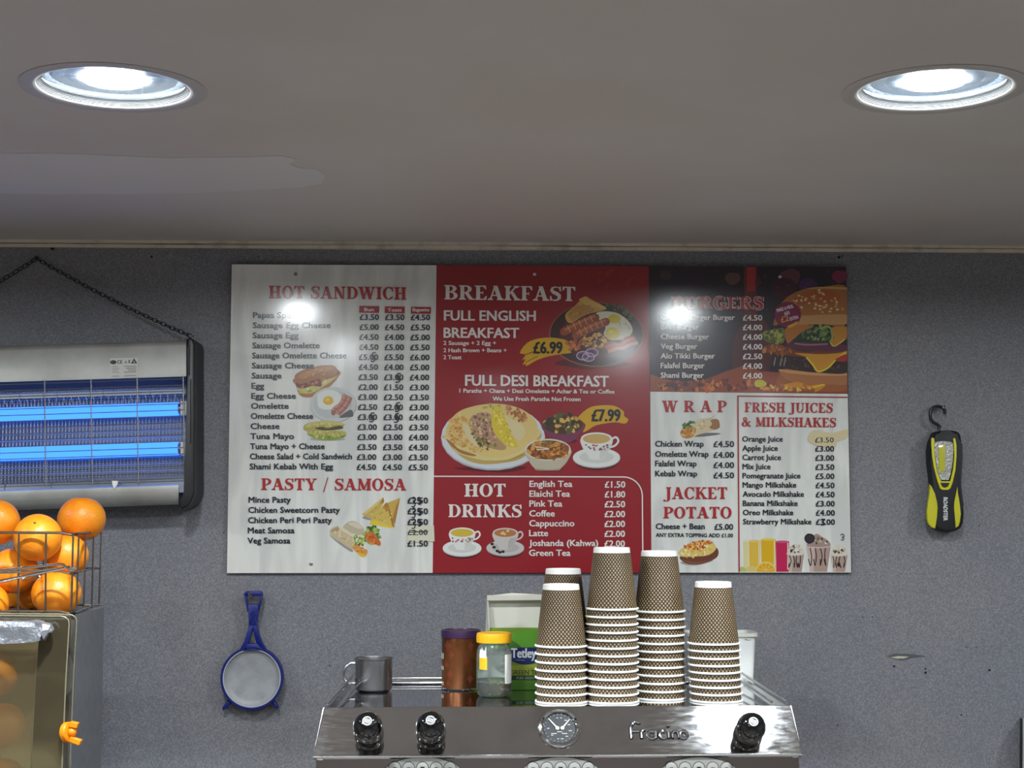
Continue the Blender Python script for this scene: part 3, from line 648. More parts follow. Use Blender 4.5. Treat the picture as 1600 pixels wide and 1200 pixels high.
def pic_rolls(a):
    a.sm([(514,836), (524,842), (550,858), (548,862), (530,850)], (160,156,150)); a.sm([(536,823), (545,815), (556,815), (566,823), (569,830), (563,836), (552,834), (540,828)], (196,184,156)); a.sm([(544,818), (556,816), (566,824), (560,826)], (220,210,184))
    a.sm([(515,833), (517,826), (528,822), (532,826), (553,838), (557,846), (550,858), (528,844), (518,838)], (206,188,152)); a.sm([(517,830), (528,823), (532,827), (525,831)], (176,152,112)); a.sm([(530,826), (533,823), (553,836), (551,839)], (226,214,188)); a.dots(14, 535, 836, 14, 5, 1.8, [(188,164,126), (222,206,172)], rot=32)
    a.dots(60, 580, 836, 13, 14, 3, [(92,132,52), (132,168,70), (60,98,44), (170,196,96)], rot=20, wob=.5); a.sm([(570,836), (580,830), (588,838), (595,848), (592,853), (580,846), (572,842)], (206,108,48)); a.dots(18, 582, 842, 10, 7, 2.3, [(226,132,66), (186,86,38), (214,120,56)], rot=35)
    a.dots(46, 560, 846, 9, 9, 2.6, [(168,190,90), (206,214,140), (104,140,56), (224,224,180)], wob=.5); a.dots(8, 558, 851, 5, 3, 2, [(110,60,90), (130,74,104)]); a.sm([(551,856), (556,851), (566,856), (574,860), (572,868), (566,870), (558,864)], (222,152,70)); a.dots(10, 564, 859, 8, 4, 2, [(236,170,90), (204,128,58)]); a.sm([(558,863), (572,867), (568,870.5), (562,868)], (232,190,40))
picture('wrapped_rolls', pic_rolls)
def brush(a, pts, extra):
    a.sm(pts, (214,166,24), 3)
    for p, w_ in extra: a.line(p, w_, (208,158,22), True)
    for k in range(16): pass
def z3(x, y): return (670+x/4.571, 400+y/4.571)
def z4(x, y): return (670+x/4.571, 580+y/4.571)
def Z(f, *p): return [f(*q) for q in p]
def pic_english(a):
    a.sm(Z(z3, (900,770), (1000,790), (1150,810), (1420,780), (1400,760), (1000,740)), (92,10,22))
    a.ell(*z3(1197,562), 74.5, 50.5, (150,98,70)); a.ell(*z3(1197,560), 72.5, 49, (64,26,26)); a.ell(*z3(1200,566), 58, 38, (84,34,32))
    a.sm(Z(z3, (975,420), (1040,360), (1110,290), (1160,310), (1265,370), (1240,390), (1120,420), (1010,480)), (206,162,84)); a.poly(Z(z3, (1070,310), (1110,290), (1265,365), (1262,380), (1130,352)), (222,182,100)); a.poly(Z(z3, (985,420), (1060,350), (1130,352), (1200,385), (1020,470)), (190,136,66)); a.dots(22, *z3(1110,380), 24, 8, 1.6, [(214,170,96), (174,116,52)], rot=-15)
    a.dots(70, *z3(1360,400), 24, 11, 2.2, [(52,70,34), (80,96,48), (38,50,28), (104,112,58)], rot=22, wob=.6)
    a.sm(Z(z3, (1190,420), (1250,395), (1350,410), (1430,470), (1455,540), (1400,590), (1300,600), (1250,560), (1260,500)), (226,222,196)); a.ell(*z3(1325,448), 10, 7.2, (216,196,40)); a.ell(*z3(1312,552), 11, 9.5, (220,198,36)); a.ell(*z3(1300,540), 4, 3, (236,220,90)); a.dots(14, *z3(1400,500), 8, 14, 2, [(206,200,170), (240,238,220)], rot=-30)
    for (x0, y0, x1, y1) in ((965,540,1190,440), (1050,565,1265,470)):
        a.line(Z(z3, (x0,y0), ((x0+x1)/2,(y0+y1)/2-4), (x1,y1)), 12.5, (162,78,48), True); a.ell(*z3(x0,y0), 6.2, 6.2, (162,78,48)); a.ell(*z3(x1,y1), 6.2, 6.2, (150,70,44)); a.line(Z(z3, (x0+4,y0-10), ((x0+x1)/2,(y0+y1)/2-16), (x1,y1-14)), 4, (196,112,74), True)
        for k in range(1, 6):
            x, y = x0+(x1-x0)*k/5.6, y0+(y1-y0)*k/5.6; a.line(Z(z3, (x-16,y-26), (x+6,y+20)), 1.1, (222,170,120))
    a.dots(60, *z3(1180,605), 20, 12, 2.5, [(206,150,66), (222,172,90), (180,120,48), (232,190,110)], wob=.1); a.dots(20, *z3(1035,635), 12, 9, 3.6, [(196,104,50), (214,128,66), (168,80,40)], wob=.3)
    for k in range(4):
        x = 1250+k*10; y = 640+k*14; a.line(Z(z3, (x,y), (x+60,y-20), (x+110,y-8-6*k), (x+160,y-50), (x+215,y-62)), 5, ((170,74,52), (196,110,84), (150,58,44), (206,130,100))[k], True)
    for x, y in ((1100,712), (1165,690), (1140,722)): a.line([(z3(x,y)[0]+9.5*math.cos(t*PI/10), z3(x,y)[1]+6.5*math.sin(t*PI/10)) for t in range(21)], 1.7, (196,178,206)); a.line([(z3(x,y)[0]+6.5*math.cos(t*PI/10), z3(x,y)[1]+4.2*math.sin(t*PI/10)) for t in range(21)], .8, (150,110,170))
    a.sm(Z(z3, (650,690), (700,622), (780,590), (880,583), (980,600), (975,625), (1010,655), (990,668), (1020,690), (940,702), (850,718), (770,745), (700,785), (690,770), (670,778), (690,735), (665,745), (690,705)), (214,164,24), 3); a.line(Z(z3, (655,690), (720,650), (800,640)), 2.2, (214,164,24), True); a.line(Z(z3, (668,712), (760,680)), 1.3, (150,40,34), True); a.line(Z(z3, (690,760), (780,715)), 1.1, (150,40,34), True)
picture('english_breakfast', pic_english)
def pic_desi(a):
    def z8(x, y): return (680+x/8.889, 625+y/8.889)
    a.sm(Z(z4, (180,690), (350,715), (560,722), (700,690), (600,680)), (92,10,22))
    a.ell(*z8(800,525), 81, 51, (176,182,190)); a.ell(*z8(805,510), 81, 50, (214,218,222))
    a.sm(Z(z8, (145,480), (160,560), (260,700), (430,830), (640,890), (900,880), (1180,820), (1390,640), (1440,420), (800,300)), (196,166,92)); a.sm(Z(z8, (150,470), (220,600), (290,720), (470,790), (700,840), (1000,830), (1250,720), (1400,560), (1430,400), (800,260)), (222,204,140)); a.sm(Z(z8, (150,540), (250,600), (330,680), (560,760), (520,780), (360,740), (240,650)), (170,118,56)); a.sm(Z(z8, (700,845), (1000,830), (1260,720), (1180,790), (960,850)), (186,140,70))
    a.sm(Z(z8, (145,460), (200,300), (330,160), (560,80), (830,50), (1100,90), (1300,190), (1420,350), (1380,540), (1200,690), (950,790), (700,790), (560,730), (430,660), (250,570)), (226,198,124))
    a.dots(40, *z8(330,420), 14, 28, 4, [(222,180,104), (226,186,112), (212,158,84), (232,206,140)], rot=-10, wob=.4); a.dots(30, *z8(300,470), 12, 18, 2.2, [(198,130,66), (212,150,80), (228,196,124)], rot=-25, wob=.4); a.dots(44, *z8(1110,190), 20, 9, 2.6, [(176,106,56), (196,132,74), (162,92,50), (212,162,98)], rot=22, wob=.4); a.sm(Z(z8, (950,220), (1060,260), (1200,340), (1250,450), (1180,560), (1080,500), (1010,380)), (224,208,156)); a.sm(Z(z8, (380,340), (440,330), (520,470), (600,600), (560,640), (430,500)), (222,206,158)); a.dots(30, *z8(480,620), 24, 7, 2.2, [(214,168,92), (200,146,76), (222,190,120)], rot=28, wob=.4)
    a.sm(Z(z8, (470,300), (530,210), (640,170), (760,190), (790,300), (800,420), (880,540), (980,640), (960,690), (860,690), (720,650), (590,560), (500,430)), (184,146,104))
    a.dots(110, *z8(680,400), 21, 27, 2.2, [(206,150,132), (226,190,150), (122,92,92), (186,120,112), (92,96,60), (220,196,120), (150,90,90)], rot=-32, wob=.4); a.dots(20, *z8(780,110), 14, 5, 2.2, [(150,150,40), (196,180,50), (110,120,50)], wob=.4); a.dots(20, *z8(700,600), 18, 8, 2.4, [(120,130,50), (190,120,80), (90,80,50)], rot=25, wob=.4)
    a.sm(Z(z8, (830,90), (900,100), (960,220), (1020,400), (1090,540), (1140,640), (1060,650), (920,570), (810,430), (780,300), (790,180)), (222,196,50)); a.dots(60, *z8(950,390), 10, 32, 1.7, [(236,214,80), (206,176,36), (240,226,120)], rot=-25, wob=.3)
picture('paratha_plate', pic_desi)
def pic_bowls(a):
    a.sm(Z(z4, (870,500), (1000,515), (1060,500), (1000,480)), (92,10,22)); a.ell(*z4(955,390), 33, 18.5, (122,54,84)); a.sm(Z(z4, (808,380), (840,450), (930,500), (1010,508), (1080,450), (1106,385), (960,400)), (124,52,86)); a.ell(*z4(957,380), 31, 15, (74,52,34)); a.dots(46, *z4(955,376), 29, 14, 3.6, [(206,156,66), (150,104,40), (86,92,48), (52,52,34), (222,180,90), (116,78,36)], wob=.45)
    a.sm(Z(z4, (740,700), (860,715), (960,705), (900,690)), (92,10,22)); a.sm(Z(z4, (686,560), (720,650), (770,700), (860,708), (930,700), (990,640), (1012,560), (850,600)), (196,186,164)); a.sm(Z(z4, (760,695), (860,702), (940,693), (920,708), (780,708)), (168,156,134)); a.ell(*z4(850,560), 36, 17, (224,214,198)); a.ell(*z4(850,562), 33, 15, (110,64,30)); a.dots(80, *z4(850,565), 32, 14, 3.2, [(206,136,54), (178,104,40), (222,160,76), (150,84,34)], wob=.12); a.dots(10, *z4(850,510), 12, 4, 1.8, [(90,130,50), (150,170,80)], wob=.4); a.line(Z(z4, (760,540), (800,545), (860,555), (770,560)), 1.6, (232,220,206), True)
    a.sm(Z(z4, (1065,330), (1130,270), (1200,246), (1320,246), (1390,285), (1395,320), (1425,345), (1400,375), (1330,365), (1200,385), (1130,425), (1100,435), (1120,385), (1085,350)), (214,164,24), 3)
    tea_cup(a, *z4(1198,558), 1.0, (206,172,104))
picture('bowls_and_tea', pic_bowls)
def pic_drinks(a):
    tea_cup(a, 722, 846, .82, (214,184,66)); tea_cup(a, 789.5, 846, .80, (186,120,62), False, 1)
    for q in range(5): a.ell(789+R_(-5, 5), 832+R_(-3, 3), 2.4, 1.8, (226,196,150), n=9, wob=.3)
    for x, y in ((769,850), (772,855), (777,861), (781,863), (786,862)): a.ell(x, y, 2.8, 2.2, (34,22,18), n=9)
picture('hot_drinks', pic_drinks)
def zb(x, y): return (1180+x/6, 420+y/6)
def pic_burger(a):
    cl = lambda P: [(min(x, 1323.6), y) for x, y in P]
    def sm(p, c): 
        n0 = len(a.faces); a.sm(Z(zb, *p), c); f = a.faces[-1]; a.faces[-1] = (cl(f[0]), f[1], f[2])
    for x, y, r, c in ((1040,430,9,(70,46,50)), (1145,435,12,(96,66,60)), (1175,440,14,(82,34,44)), (1235,425,16,(96,50,66)), (1262,446,14,(72,40,88)), (1312,432,12,(128,26,72)), (1225,450,20,(62,26,46))): a.ell(x, max(y, 418+r*.9), r, r*.8, c, wob=.1)
    a.poly([(1162,417.5), (1183,417.5), (1182,520), (1164,520)], (104,34,44)); a.poly([(1167,417.5), (1181,417.5), (1180,455), (1167,455)], (170,44,50)); a.sm([(1150,520), (1195,500), (1205,560), (1190,600), (1150,600)], (82,32,40))
    a.poly([(1016,585), (1032,590), (1060,597), (1100,594), (1135,580), (1160,572), (1190,580), (1324,590), (1324.4,615), (1016,611.5)], (150,70,42)); a.dots(70, 1110, 602, 92, 7, 4, [(190,96,50), (124,52,36), (210,124,60), (96,44,36)], wob=.4); a.dots(40, 1060, 603, 42, 5, 3, [(70,44,44), (130,66,46)], wob=.4)
    for k in range(36): a.ell(R_(1187, 1316), R_(424, 500), R_(.5, 1.1), R_(.5, 1.1), (130,100,110), n=6)
    sm([(250,960), (200,1080), (280,1130), (600,1150), (860,1130), (860,930), (400,920)], (160,92,48)); sm([(220,945), (300,1040), (480,1080), (700,1085), (860,1080), (860,975), (600,975), (380,955)], (176,112,68)); sm([(220,945), (380,955), (600,975), (860,980), (860,1000), (560,1000), (300,975)], (206,150,100))
    sm([(150,840), (180,800), (330,800), (560,830), (860,830), (860,975), (600,975), (400,955), (220,920), (160,895)], (54,38,38)); a.dots(46, *zb(480,890), 56, 9, 2, [(78,54,50), (38,26,28), (96,70,62), (60,40,38)], rot=4, wob=.5)
    for x in (190, 250, 285): a.line(Z(zb, (x,830), (x-15,910)), 1.6, (150,140,140), True)
    sm([(70,740), (200,700), (420,770), (640,770), (860,760), (860,840), (480,830), (200,800), (90,780)], (118,60,36)); a.dots(26, *zb(220,765), 24, 6, 3, [(170,96,44), (140,74,40), (196,126,66)], wob=.4)
    sm([(370,790), (480,830), (540,900), (590,965), (680,930), (760,860), (860,800), (860,770), (780,790), (600,800)], (206,144,44)); a.line([(min(x, 1323), y) for x, y in Z(zb, (480,830), (540,900), (590,962), (680,930), (760,850), (850,785))], 2.6, (226,200,54), True); sm([(750,850), (850,800), (860,860), (800,870)], (176,44,34))
    sm([(290,690), (420,690), (700,690), (860,720), (860,770), (500,770), (320,740)], (92,44,66)); a.line(Z(zb, (370,700), (500,712), (680,705)), 2.4, (160,110,130), True)
    sm([(330,680), (420,600), (520,540), (640,540), (720,600), (720,690), (500,690)], (36,54,42)); a.dots(50, *zb(580,600), 26, 12, 3, [(70,96,50), (104,126,66), (48,70,44), (128,146,84)], wob=.5); a.line(Z(zb, (600,510), (620,560), (660,540), (710,560), (725,640), (700,690)), 3.2, (150,160,84), True)
    sm([(280,570), (350,530), (440,520), (540,540), (440,590), (360,660), (300,695)], (182,112,50)); sm([(720,550), (860,545), (860,650), (740,730), (705,690), (740,640)], (190,132,50)); a.line(Z(zb, (705,690), (740,725), (800,690), (835,660)), 1.8, (214,190,70), True)
    sm([(65,640), (90,590), (170,570), (270,560), (275,670), (240,700), (120,690)], (120,122,54)); a.dots(40, *zb(170,630), 18, 11, 3, [(150,150,70), (100,108,48), (176,172,92), (84,92,44)], wob=.5)
    sm([(250,520), (200,530), (170,510), (240,330), (340,240), (480,185), (640,168), (860,175), (860,515), (600,520)], (170,106,54)); sm([(260,460), (420,440), (860,430), (860,515), (600,520), (330,520)], (194,146,92)); sm([(330,330), (420,250), (560,200), (740,215), (800,290), (700,330), (520,330)], (176,92,44)); sm([(480,186), (640,169), (860,176), (860,195), (640,185)], (206,160,90))
    for k in range(44):
        x, y = R_(360, 835), R_(190, 430)
        if ((x-640)/400)**2+((y-470)/300)**2 < 1: a.ell(*zb(x, y), 2.5, 1.5, random.choice([(226,196,140), (206,166,104), (236,212,160)]), rot=R_(-70, 70), n=8)
    a.sm(Z(zb, (0,1050), (60,1040), (110,1080), (60,1110), (0,1100)), (206,190,40)); sm([(280,1085), (400,1060), (500,1090), (640,1080), (655,1100), (560,1160), (540,1120), (300,1110)], (214,140,40)); a.line(Z(zb, (540,1110), (645,1085)), 2, (226,206,50)); a.dots(26, 1230, 606, 40, 5, 3, [(220,150,60), (196,110,48), (230,190,70)], wob=.5)
    a.ell(1230.8, 491.5, 21, 20, (126,24,70)); a.sm([(1230,510), (1240,505), (1247,502), (1243,508), (1235,511.5)], (214,170,40))
    a.txt('MAKE A MEAL', 1227.5, 484.2, 5.2, (226,206,216), w=27, align='c', rot=-16); a.txt('ADD', 1230.3, 491.8, 5, (226,206,216), w=8.5, align='c', rot=-16); a.txt('£2', 1227.3, 502.5, 8.5, (222,150,60), w=12.5, align='c', rot=-16); a.txt('EXTRA', 1241.5, 499.2, 5, (226,206,216), w=13.5, align='c', rot=-16)
picture('burger', pic_burger, 'large sesame burger picture')
def z7(x, y): return (1000+x/4.706, 600+y/4.706)
def z9(x, y): return (1000+x/4.706, 740+y/4.706)
def pic_wrap(a):
    a.sm(Z(z7, (400,385), (480,360), (590,362), (560,375), (450,388)), (110,112,118)); a.sm(Z(z7, (395,290), (450,255), (545,252), (580,275), (585,320), (520,350), (430,372), (380,392), (360,340)), (216,198,160)); a.sm(Z(z7, (520,265), (575,262), (585,320), (545,335), (510,320), (530,295)), (160,112,72)); a.line(Z(z7, (490,268), (550,232)), 1, (190,170,130)); a.dots(10, *z7(455,300), 8, 6, 2, [(236,222,190), (196,172,130)])
    a.sm(Z(z7, (298,350), (330,320), (400,320), (410,350), (385,390), (340,400), (305,385)), (190,130,56)); a.dots(34, *z7(350,358), 11, 8, 2.2, [(214,156,76), (160,96,40), (226,180,100), (186,120,50)], wob=.4); a.dots(30, *z7(355,300), 11, 5, 2.2, [(86,116,48), (130,156,74), (60,86,40)], rot=-20, wob=.5)
picture('chicken_wrap', pic_wrap)
def pic_potato(a):
    a.sm(Z(z9, (300,650), (330,670), (420,675), (540,640), (420,650)), (160,160,160)); a.sm(Z(z9, (295,610), (320,650), (380,668), (470,660), (560,620), (577,570), (540,540), (400,570)), (112,62,42)); a.sm(Z(z9, (300,630), (380,660), (480,650), (560,610), (500,640), (400,650)), (140,84,56))
    a.sm(Z(z9, (283,580), (320,540), (400,500), (500,490), (550,520), (555,560), (500,600), (400,610), (310,610)), (226,200,120)); a.dots(70, *z9(425,560), 28, 10, 2.4, [(236,206,110), (240,226,170), (222,170,60), (232,190,80), (246,236,200)], rot=-12, wob=.4); a.dots(46, *z9(430,525), 22, 6.5, 1.7, [(206,96,30), (224,124,40), (190,70,28)], rot=-8, wob=.3)
picture('jacket_potato', pic_potato)
def pic_juice(a):
    def glass(x0, x1, yt, col, top): a.poly([(x0,yt), (x1,yt+.5), (x1-.5,893.5), (x0+1,893.4)], col); a.ell((x0+x1)/2, yt+.5, (x1-x0)/2, 2, top); a.line([(x1-2,yt+2), (x1-2,890)], 1.6, (236,226,190))
    glass(1161, 1172, 844, (222,214,160), (232,228,200)); glass(1170, 1188, 845, (226,186,70), (234,200,110)); glass(1189, 1212, 842.5, (224,176,20), (232,206,80)); glass(1212, 1233, 846, (196,26,84), (214,80,120))
    a.ell(1174, 893, 9.5, 9, (222,200,120), a0=180, a1=360); a.ell(1160, 893.4, 6, 8, (190,196,120), a0=180, a1=360); a.ell(1196.5, 893.5, 16.5, 16, (236,206,110), a0=180, a1=360); a.ell(1196.5, 893.5, 14, 13.5, (228,170,24), a0=180, a1=360)
    for k in range(5): t = PI+PI*(k+.5)/5; a.line([(1196.5,892), (1196.5+12.5*math.cos(t),892+12*math.sin(t))], .8, (240,206,120))
    for cx, yt, w_, h in ((1243,865,13.5,29), (1311,866,13.5,28), (1279,853,19,41)):
        a.poly([(cx-w_,yt), (cx+w_,yt), (cx+w_*.7,yt+h-.5), (cx-w_*.7,yt+h-.5)], (176,150,140)); a.poly([(cx-w_,yt), (cx-w_*.3,yt), (cx-w_*.4,yt+h-.5), (cx-w_*.7,yt+h-.5)], (202,182,170))
        for k in range(4): x = cx-w_*.7+k*w_*.42; a.line([(x,yt+3), (x+R_(-3, 3),yt+h*.4), (x+R_(-2, 3),yt+h*.75), (x+R_(-3, 2),yt+h*.5)], 1.5, (46,28,26), True)
        a.ell(cx, yt, w_*1.05, 3.4, (214,204,196)); a.sm([(cx-w_*.95,yt), (cx-w_*.7,yt-9), (cx-w_*.2,yt-15 if cx != 1279 else yt-19), (cx+w_*.3,yt-14), (cx+w_*.8,yt-8), (cx+w_*.95,yt), (cx,yt+2)], (218,210,196) if cx != 1279 else (170,140,136)); a.dots(16, cx, yt-7, w_*.7, 5.5, 1.9, [(236,230,220), (120,96,84), (196,186,170), (70,50,44), (150,150,110)], wob=.5)
    a.ell(1265, 841.5, 8.2, 8, (30,26,32), wob=.04); a.ell(1265, 841.5, 6, 5.8, (48,44,52), wob=.04); a.ell(1310.5, 882, 2.6, 3.4, (40,28,30))
picture('juices_and_milkshakes', pic_juice)
#@@ENDPICTURES@@

# ================================================================== FLY KILLER
FD = .105                                             # how far the unit stands off the wall
fk = thing('fly_killer', at_y(58, 785, -.05), 'wide aluminium electric fly killer with lit blue tubes hanging on the wall', 'fly killer')
def fp(px, py, d=0.0): return at_y(px, py, -FD+d)     # d: behind the front plane
XLp, XRp = -174, 291
def sl(y0, x, k=-.0305): return y0+k*x
M['fly_inner'] = mat('fly_killer_tray', (150,156,168), .3, .5)
M['tube'] = emit('ultraviolet_tube', (.115, .53, 2.8), TUBE_STRENGTH)
M['grid'] = mat('zapper_grid', (165,170,178), .35, .6)
mb = MB()                                              # housing tray behind the tubes
mb.hexa([fp(XLp, sl(545,XLp), FD-.002), fp(XRp, sl(545,XRp), FD-.002), fp(XRp, sl(775,XRp), FD-.002), fp(XLp, sl(775,XLp), FD-.002)],
        [fp(XLp, sl(545,XLp), FD-.022), fp(XRp, sl(545,XRp), FD-.022), fp(XRp, sl(775,XRp), FD-.022), fp(XLp, sl(775,XLp), FD-.022)])
mb.build('back_tray', M['fly_inner'], fk, smooth=0)
mb = MB()                                              # aluminium top, rounded over its upper front edge
prof = [(541, FD-.004), (541, .022), (542, .012), (544.5, .004), (549, 0), (597, 0), (597, .006), (560, .02), (556, FD-.004)]
def long_prof(prof, x0, x1, kk=-.0305):
    ra = [mb.bm.verts.new(fp(x0, sl(y, x0, kk), d)) for y, d in prof]; rb = [mb.bm.verts.new(fp(x1, sl(y, x1, kk), d)) for y, d in prof]; n = len(prof)
    for i in range(n): mb.bm.faces.new((ra[i], rb[i], rb[(i+1) % n], ra[(i+1) % n]))
    mb.bm.faces.new(ra[::-1]); mb.bm.faces.new(rb)
long_prof(prof, XLp, XRp); mb.build('top_cover', M['alu'], fk)
mb = MB(); long_prof([(766, .004), (768, 0), (780, -.001), (790, .004), (796, .015), (798, .03), (797, .07), (790, .085), (770, .085), (770, .02)], XLp+4, 279, -.035); mb.build('bottom_trim', M['alu'], fk)
mb = MB(); long_prof([(757, .03), (757, .012), (779, .006), (781, .03)], XLp, XRp-4, -.034); mb.build('catch_tray', mat('catch_tray', (120,126,140), .35, .5), fk)
for side in (0, 1):                                   # black end caps with chamfered lower corner
    def ex(x):
        x = 291+(x-291)*.52 if x > 291 else x
        return x if side else 116-x
    P = [(291,529), (300,527.5), (309,529), (313,532), (316,538), (316,768), (313,776), (306,784), (296,791), (284,796), (279,789), (281,776), (291,768)]
    mb = MB(); mb.ext([fp(ex(x), sl(y, ex(x)-300, -.0305 if side else -.03), -.003)+Vector((0, FD+.001, 0)) for x, y in P], (0, -FD-.001, 0), .004)
    cap = mb.build('end_cap', M['black'], fk)
    mb = MB(); P = [(294,540), (302,540), (302,588), (298,582), (294,590)]; mb.ext([fp(ex(x), sl(y, ex(x)-300, -.0305), -.0028) for x, y in P], (0, -.003, 0), .001)
    P = [(303,595), (306,592), (306,690), (303,694)]; mb.ext([fp(ex(x), sl(y, ex(x)-300, -.0305), -.0028) for x, y in P], (0, -.003, 0), .001); mb.build('cap_rib', M['rubber'], cap)
for y0 in (648, 710):                                  # two lit tubes
    k = -.033
    mb = MB(); mb.tube([fp(XLp+12, sl(y0, XLp+12, k), .045), fp(279, sl(y0, 279, k), .045)], 10.3*mpp(2.95), 20); tb = mb.build('ultraviolet_tube', M['tube'], fk)
    for x0, x1 in ((279, 288), (XLp+3, XLp+12)):
        mb = MB(); mb.tube([fp(x0, sl(y0, x0, k), .045), fp(x1, sl(y0, x1, k), .045)], 8.2*mpp(2.95), 16); mb.build('tube_cap', M['dark_steel'], tb)
    for x0 in (289, XLp-1): mb = MB(); mb.box(fp(x0-3, sl(y0+12, x0, k), .06), fp(x0+3, sl(y0-12, x0, k), .03)); mb.build('lamp_holder', M['white'], fk, bev=.001)
mb = MB()                                              # high voltage grid behind the tubes
for i in range(84):
    x = XLp+4+i*5.45; mb.box(fp(x-.7, sl(752, x), .064), fp(x+.7, sl(612, x), .062))
for j in range(13):
    y = 616+j*10.6; mb.tube([fp(XLp+3, sl(y, XLp+3), .061), fp(288, sl(y, 288), .061)], .0009, 6)
mb.build('zapper_grid', M['grid'], fk, smooth=0)
mb = MB(); mb.hexa([fp(x, sl(y, x), .050) for x, y in ((XLp,617), (289,617), (289,624), (XLp,624))], [fp(x, sl(y, x), .046) for x, y in ((XLp,617), (289,617), (289,624), (XLp,624))])
for i in range(40): x = XLp+6+i*11.6; mb.hexa([fp(x, sl(624, x), .05), fp(x+1.2, sl(624, x), .05), fp(x+2.6, sl(632, x), .05), fp(x+1.4, sl(632, x), .05)], [fp(x, sl(624, x), .047), fp(x+1.2, sl(624, x), .047), fp(x+2.6, sl(632, x), .047), fp(x+1.4, sl(632, x), .047)])
mb.build('comb_rail', M['grid'], fk, smooth=0)
mb = MB()                                              # guard wires
for j in range(17):
    y = 601+j*9.75; mb.tube([fp(XLp, sl(y, XLp, -.032), .002), fp(288, sl(y, 288, -.032), .002)], .00085, 6)
for x in (-146, -74, -2.5, 69.5, 142, 214, 286): mb.tube([fp(x, sl(596, x), -.0002), fp(x+2.2, sl(761, x), -.0002)], .0013, 6)
mb.build('guard_wires', mat('guard_wire', (150,150,150), .35, .8), fk)
a = Art(lambda x, y, d: fp(x, y, -.0006-d), 0, 3e-5)
a.poly([(172,560), (215.5,558.8), (216,589), (172.8,590.5)], (214,212,206))
g = (60,62,66); a.ell(177, 566, 5, 3.2, g); a.txt('CE', 183, 568, 5, g, w=8); a.poly([(194,567.5), (196.5,563), (199,567.3)], (140,140,140)); a.txt('X', 200, 567.5, 5, g, w=4)
a.poly([(204.5,568), (209.5,559.5), (214.5,567.7)], g); a.poly([(207.5,566.8), (209.5,562.5), (211.6,566.6)], (150,150,150))
for i, y in enumerate((573, 576, 579, 582)): a.line([(175,y), (184+2*(i % 2),y-.3)], .7, (130,130,130)); a.line([(194+3*(i % 3),y-.5), (213,y-1)], .9, (110,110,112))
a.line([(175,588), (186,587.6)], .7, (120,120,120)); a.line([(194,587.2), (213,586.6)], .8, (110,110,112))
a.build('rating_label', M['matte_print'], fk)
mb = MB(); P = [(175,751), (185,751.5), (184,757), (178.5,765.5), (176,757)]; mb.ext([fp(x, y, .0) for x, y in P], (0, -.003, 0), .0008); mb.build('trapped_moth', M['paper'], fk)
def chain(p0, p1, sag, name, parent):
    p0, p1 = Vector(p0), Vector(p1); L_ = (p1-p0).length; n = int(L_/.0098); mb = MB()
    pt = lambda t: p0.lerp(p1, t)-Vector((0, 0, sag*4*t*(1-t)))
    for i in range(n):
        a_, b_ = pt(i/n), pt((i+1)/n); c = (a_+b_)/2; d = (b_-a_).normalized(); s = Vector((0, 1, 0)) if i % 2 else d.cross(Vector((0, 1, 0))); s = (s-d*s.dot(d)).normalized()
        s = (s+(.6 if i % 2 else -.3)*d.cross(s)).normalized()
        ring = [c+d*.0068*math.cos(t)+s*.0034*math.sin(t) for t in [2*PI*k/12 for k in range(12)]]; mb.tube(ring, .0010, 5, closed=True)
    return mb.build(name, mat('chain_steel', (58,58,62), .4, .7), parent)
CH = at_y(57, 404, -.006)
chain(fp(300, 526, .05), CH, .006, 'chain', fk); chain(CH, fp(-184, 541, .05), .006, 'chain', fk)
mb = MB(); mb.tube([fp(300.5, 530, .05), fp(300.5, 522, .05)], .0012, 6); mb.build('chain_eye', M['chrome'], fk)
mb = MB(); mb.tube([at_y(57, 404, 0), at_y(57, 403.5, -.012)], .0022, 8); mb.lathe([(0, .002), (.004, .001), (.0045, 0)], at_y(57, 403.5, -.012), (0, -1, 0), 12)
tag(mb.build('nail', M['black']), 'dark nail in the wall carrying the fly killer chain', 'nail')

# ================================================================== SIEVE
sv = thing('sieve', at_y(393, 1107, -.015), 'round fine mesh sieve with a blue plastic handle hung on the wall', 'sieve')
SY = -.032
def sp(x, y, d=0.0): return at_y(x, y, SY+d)
q = mpp(2.98)
c0 = sp(393.2, 1060)
M['sieve_mesh'] = mat('fine_mesh', (168,170,173), .5, .2, bump=(900, .5, .0006), var=(40, (150,152,156), .4, .7))
mb = MB(); mb.lathe([(44.0*q, -.002), (45.0*q, 0), (47.6*q, 0), (48.2*q, -.003), (47.2*q, -.026), (44.5*q, -.027), (43.6*q, -.010), (44.0*q, -.002)], c0, (0, -1, 0), 72); mb.build('rim', M['blue'], sv)
mb = MB(); mb.lathe([(44.2*q, -.004), (40*q, -.0085), (34*q, -.010), (0, -.011)], c0, (0, -1, 0), 64); mb.build('strainer_mesh', M['sieve_mesh'], sv)
mb = MB(); mb.lathe([(42.6*q, -.003), (43.2*q, -.0012), (44.3*q, -.0012), (44.6*q, -.003)], c0, (0, -1, 0), 64); mb.build('mesh_edge', mat('mesh_edge', (210,212,216), .4, .4), sv)
def zs(x, y): return (320+x/5.455, 900+y/5.455)
mb = MB()
def hp(*p, th=.012): mb.ext([sp(*zs(*k), .012) for k in p], (0, -th, 0), .0012)
hp((340,158), (347,137), (368,126), (470,125), (492,135), (499,158), (482,172), (358,172))          # head of the loop
hp((340,158), (360,170), (374,238), (385,300), (370,300)); hp((499,158), (480,170), (464,238), (455,300), (470,300))
hp((372,236), (466,236), (460,300), (456,380), (454,420), (380,420), (382,380), (378,300))          # web
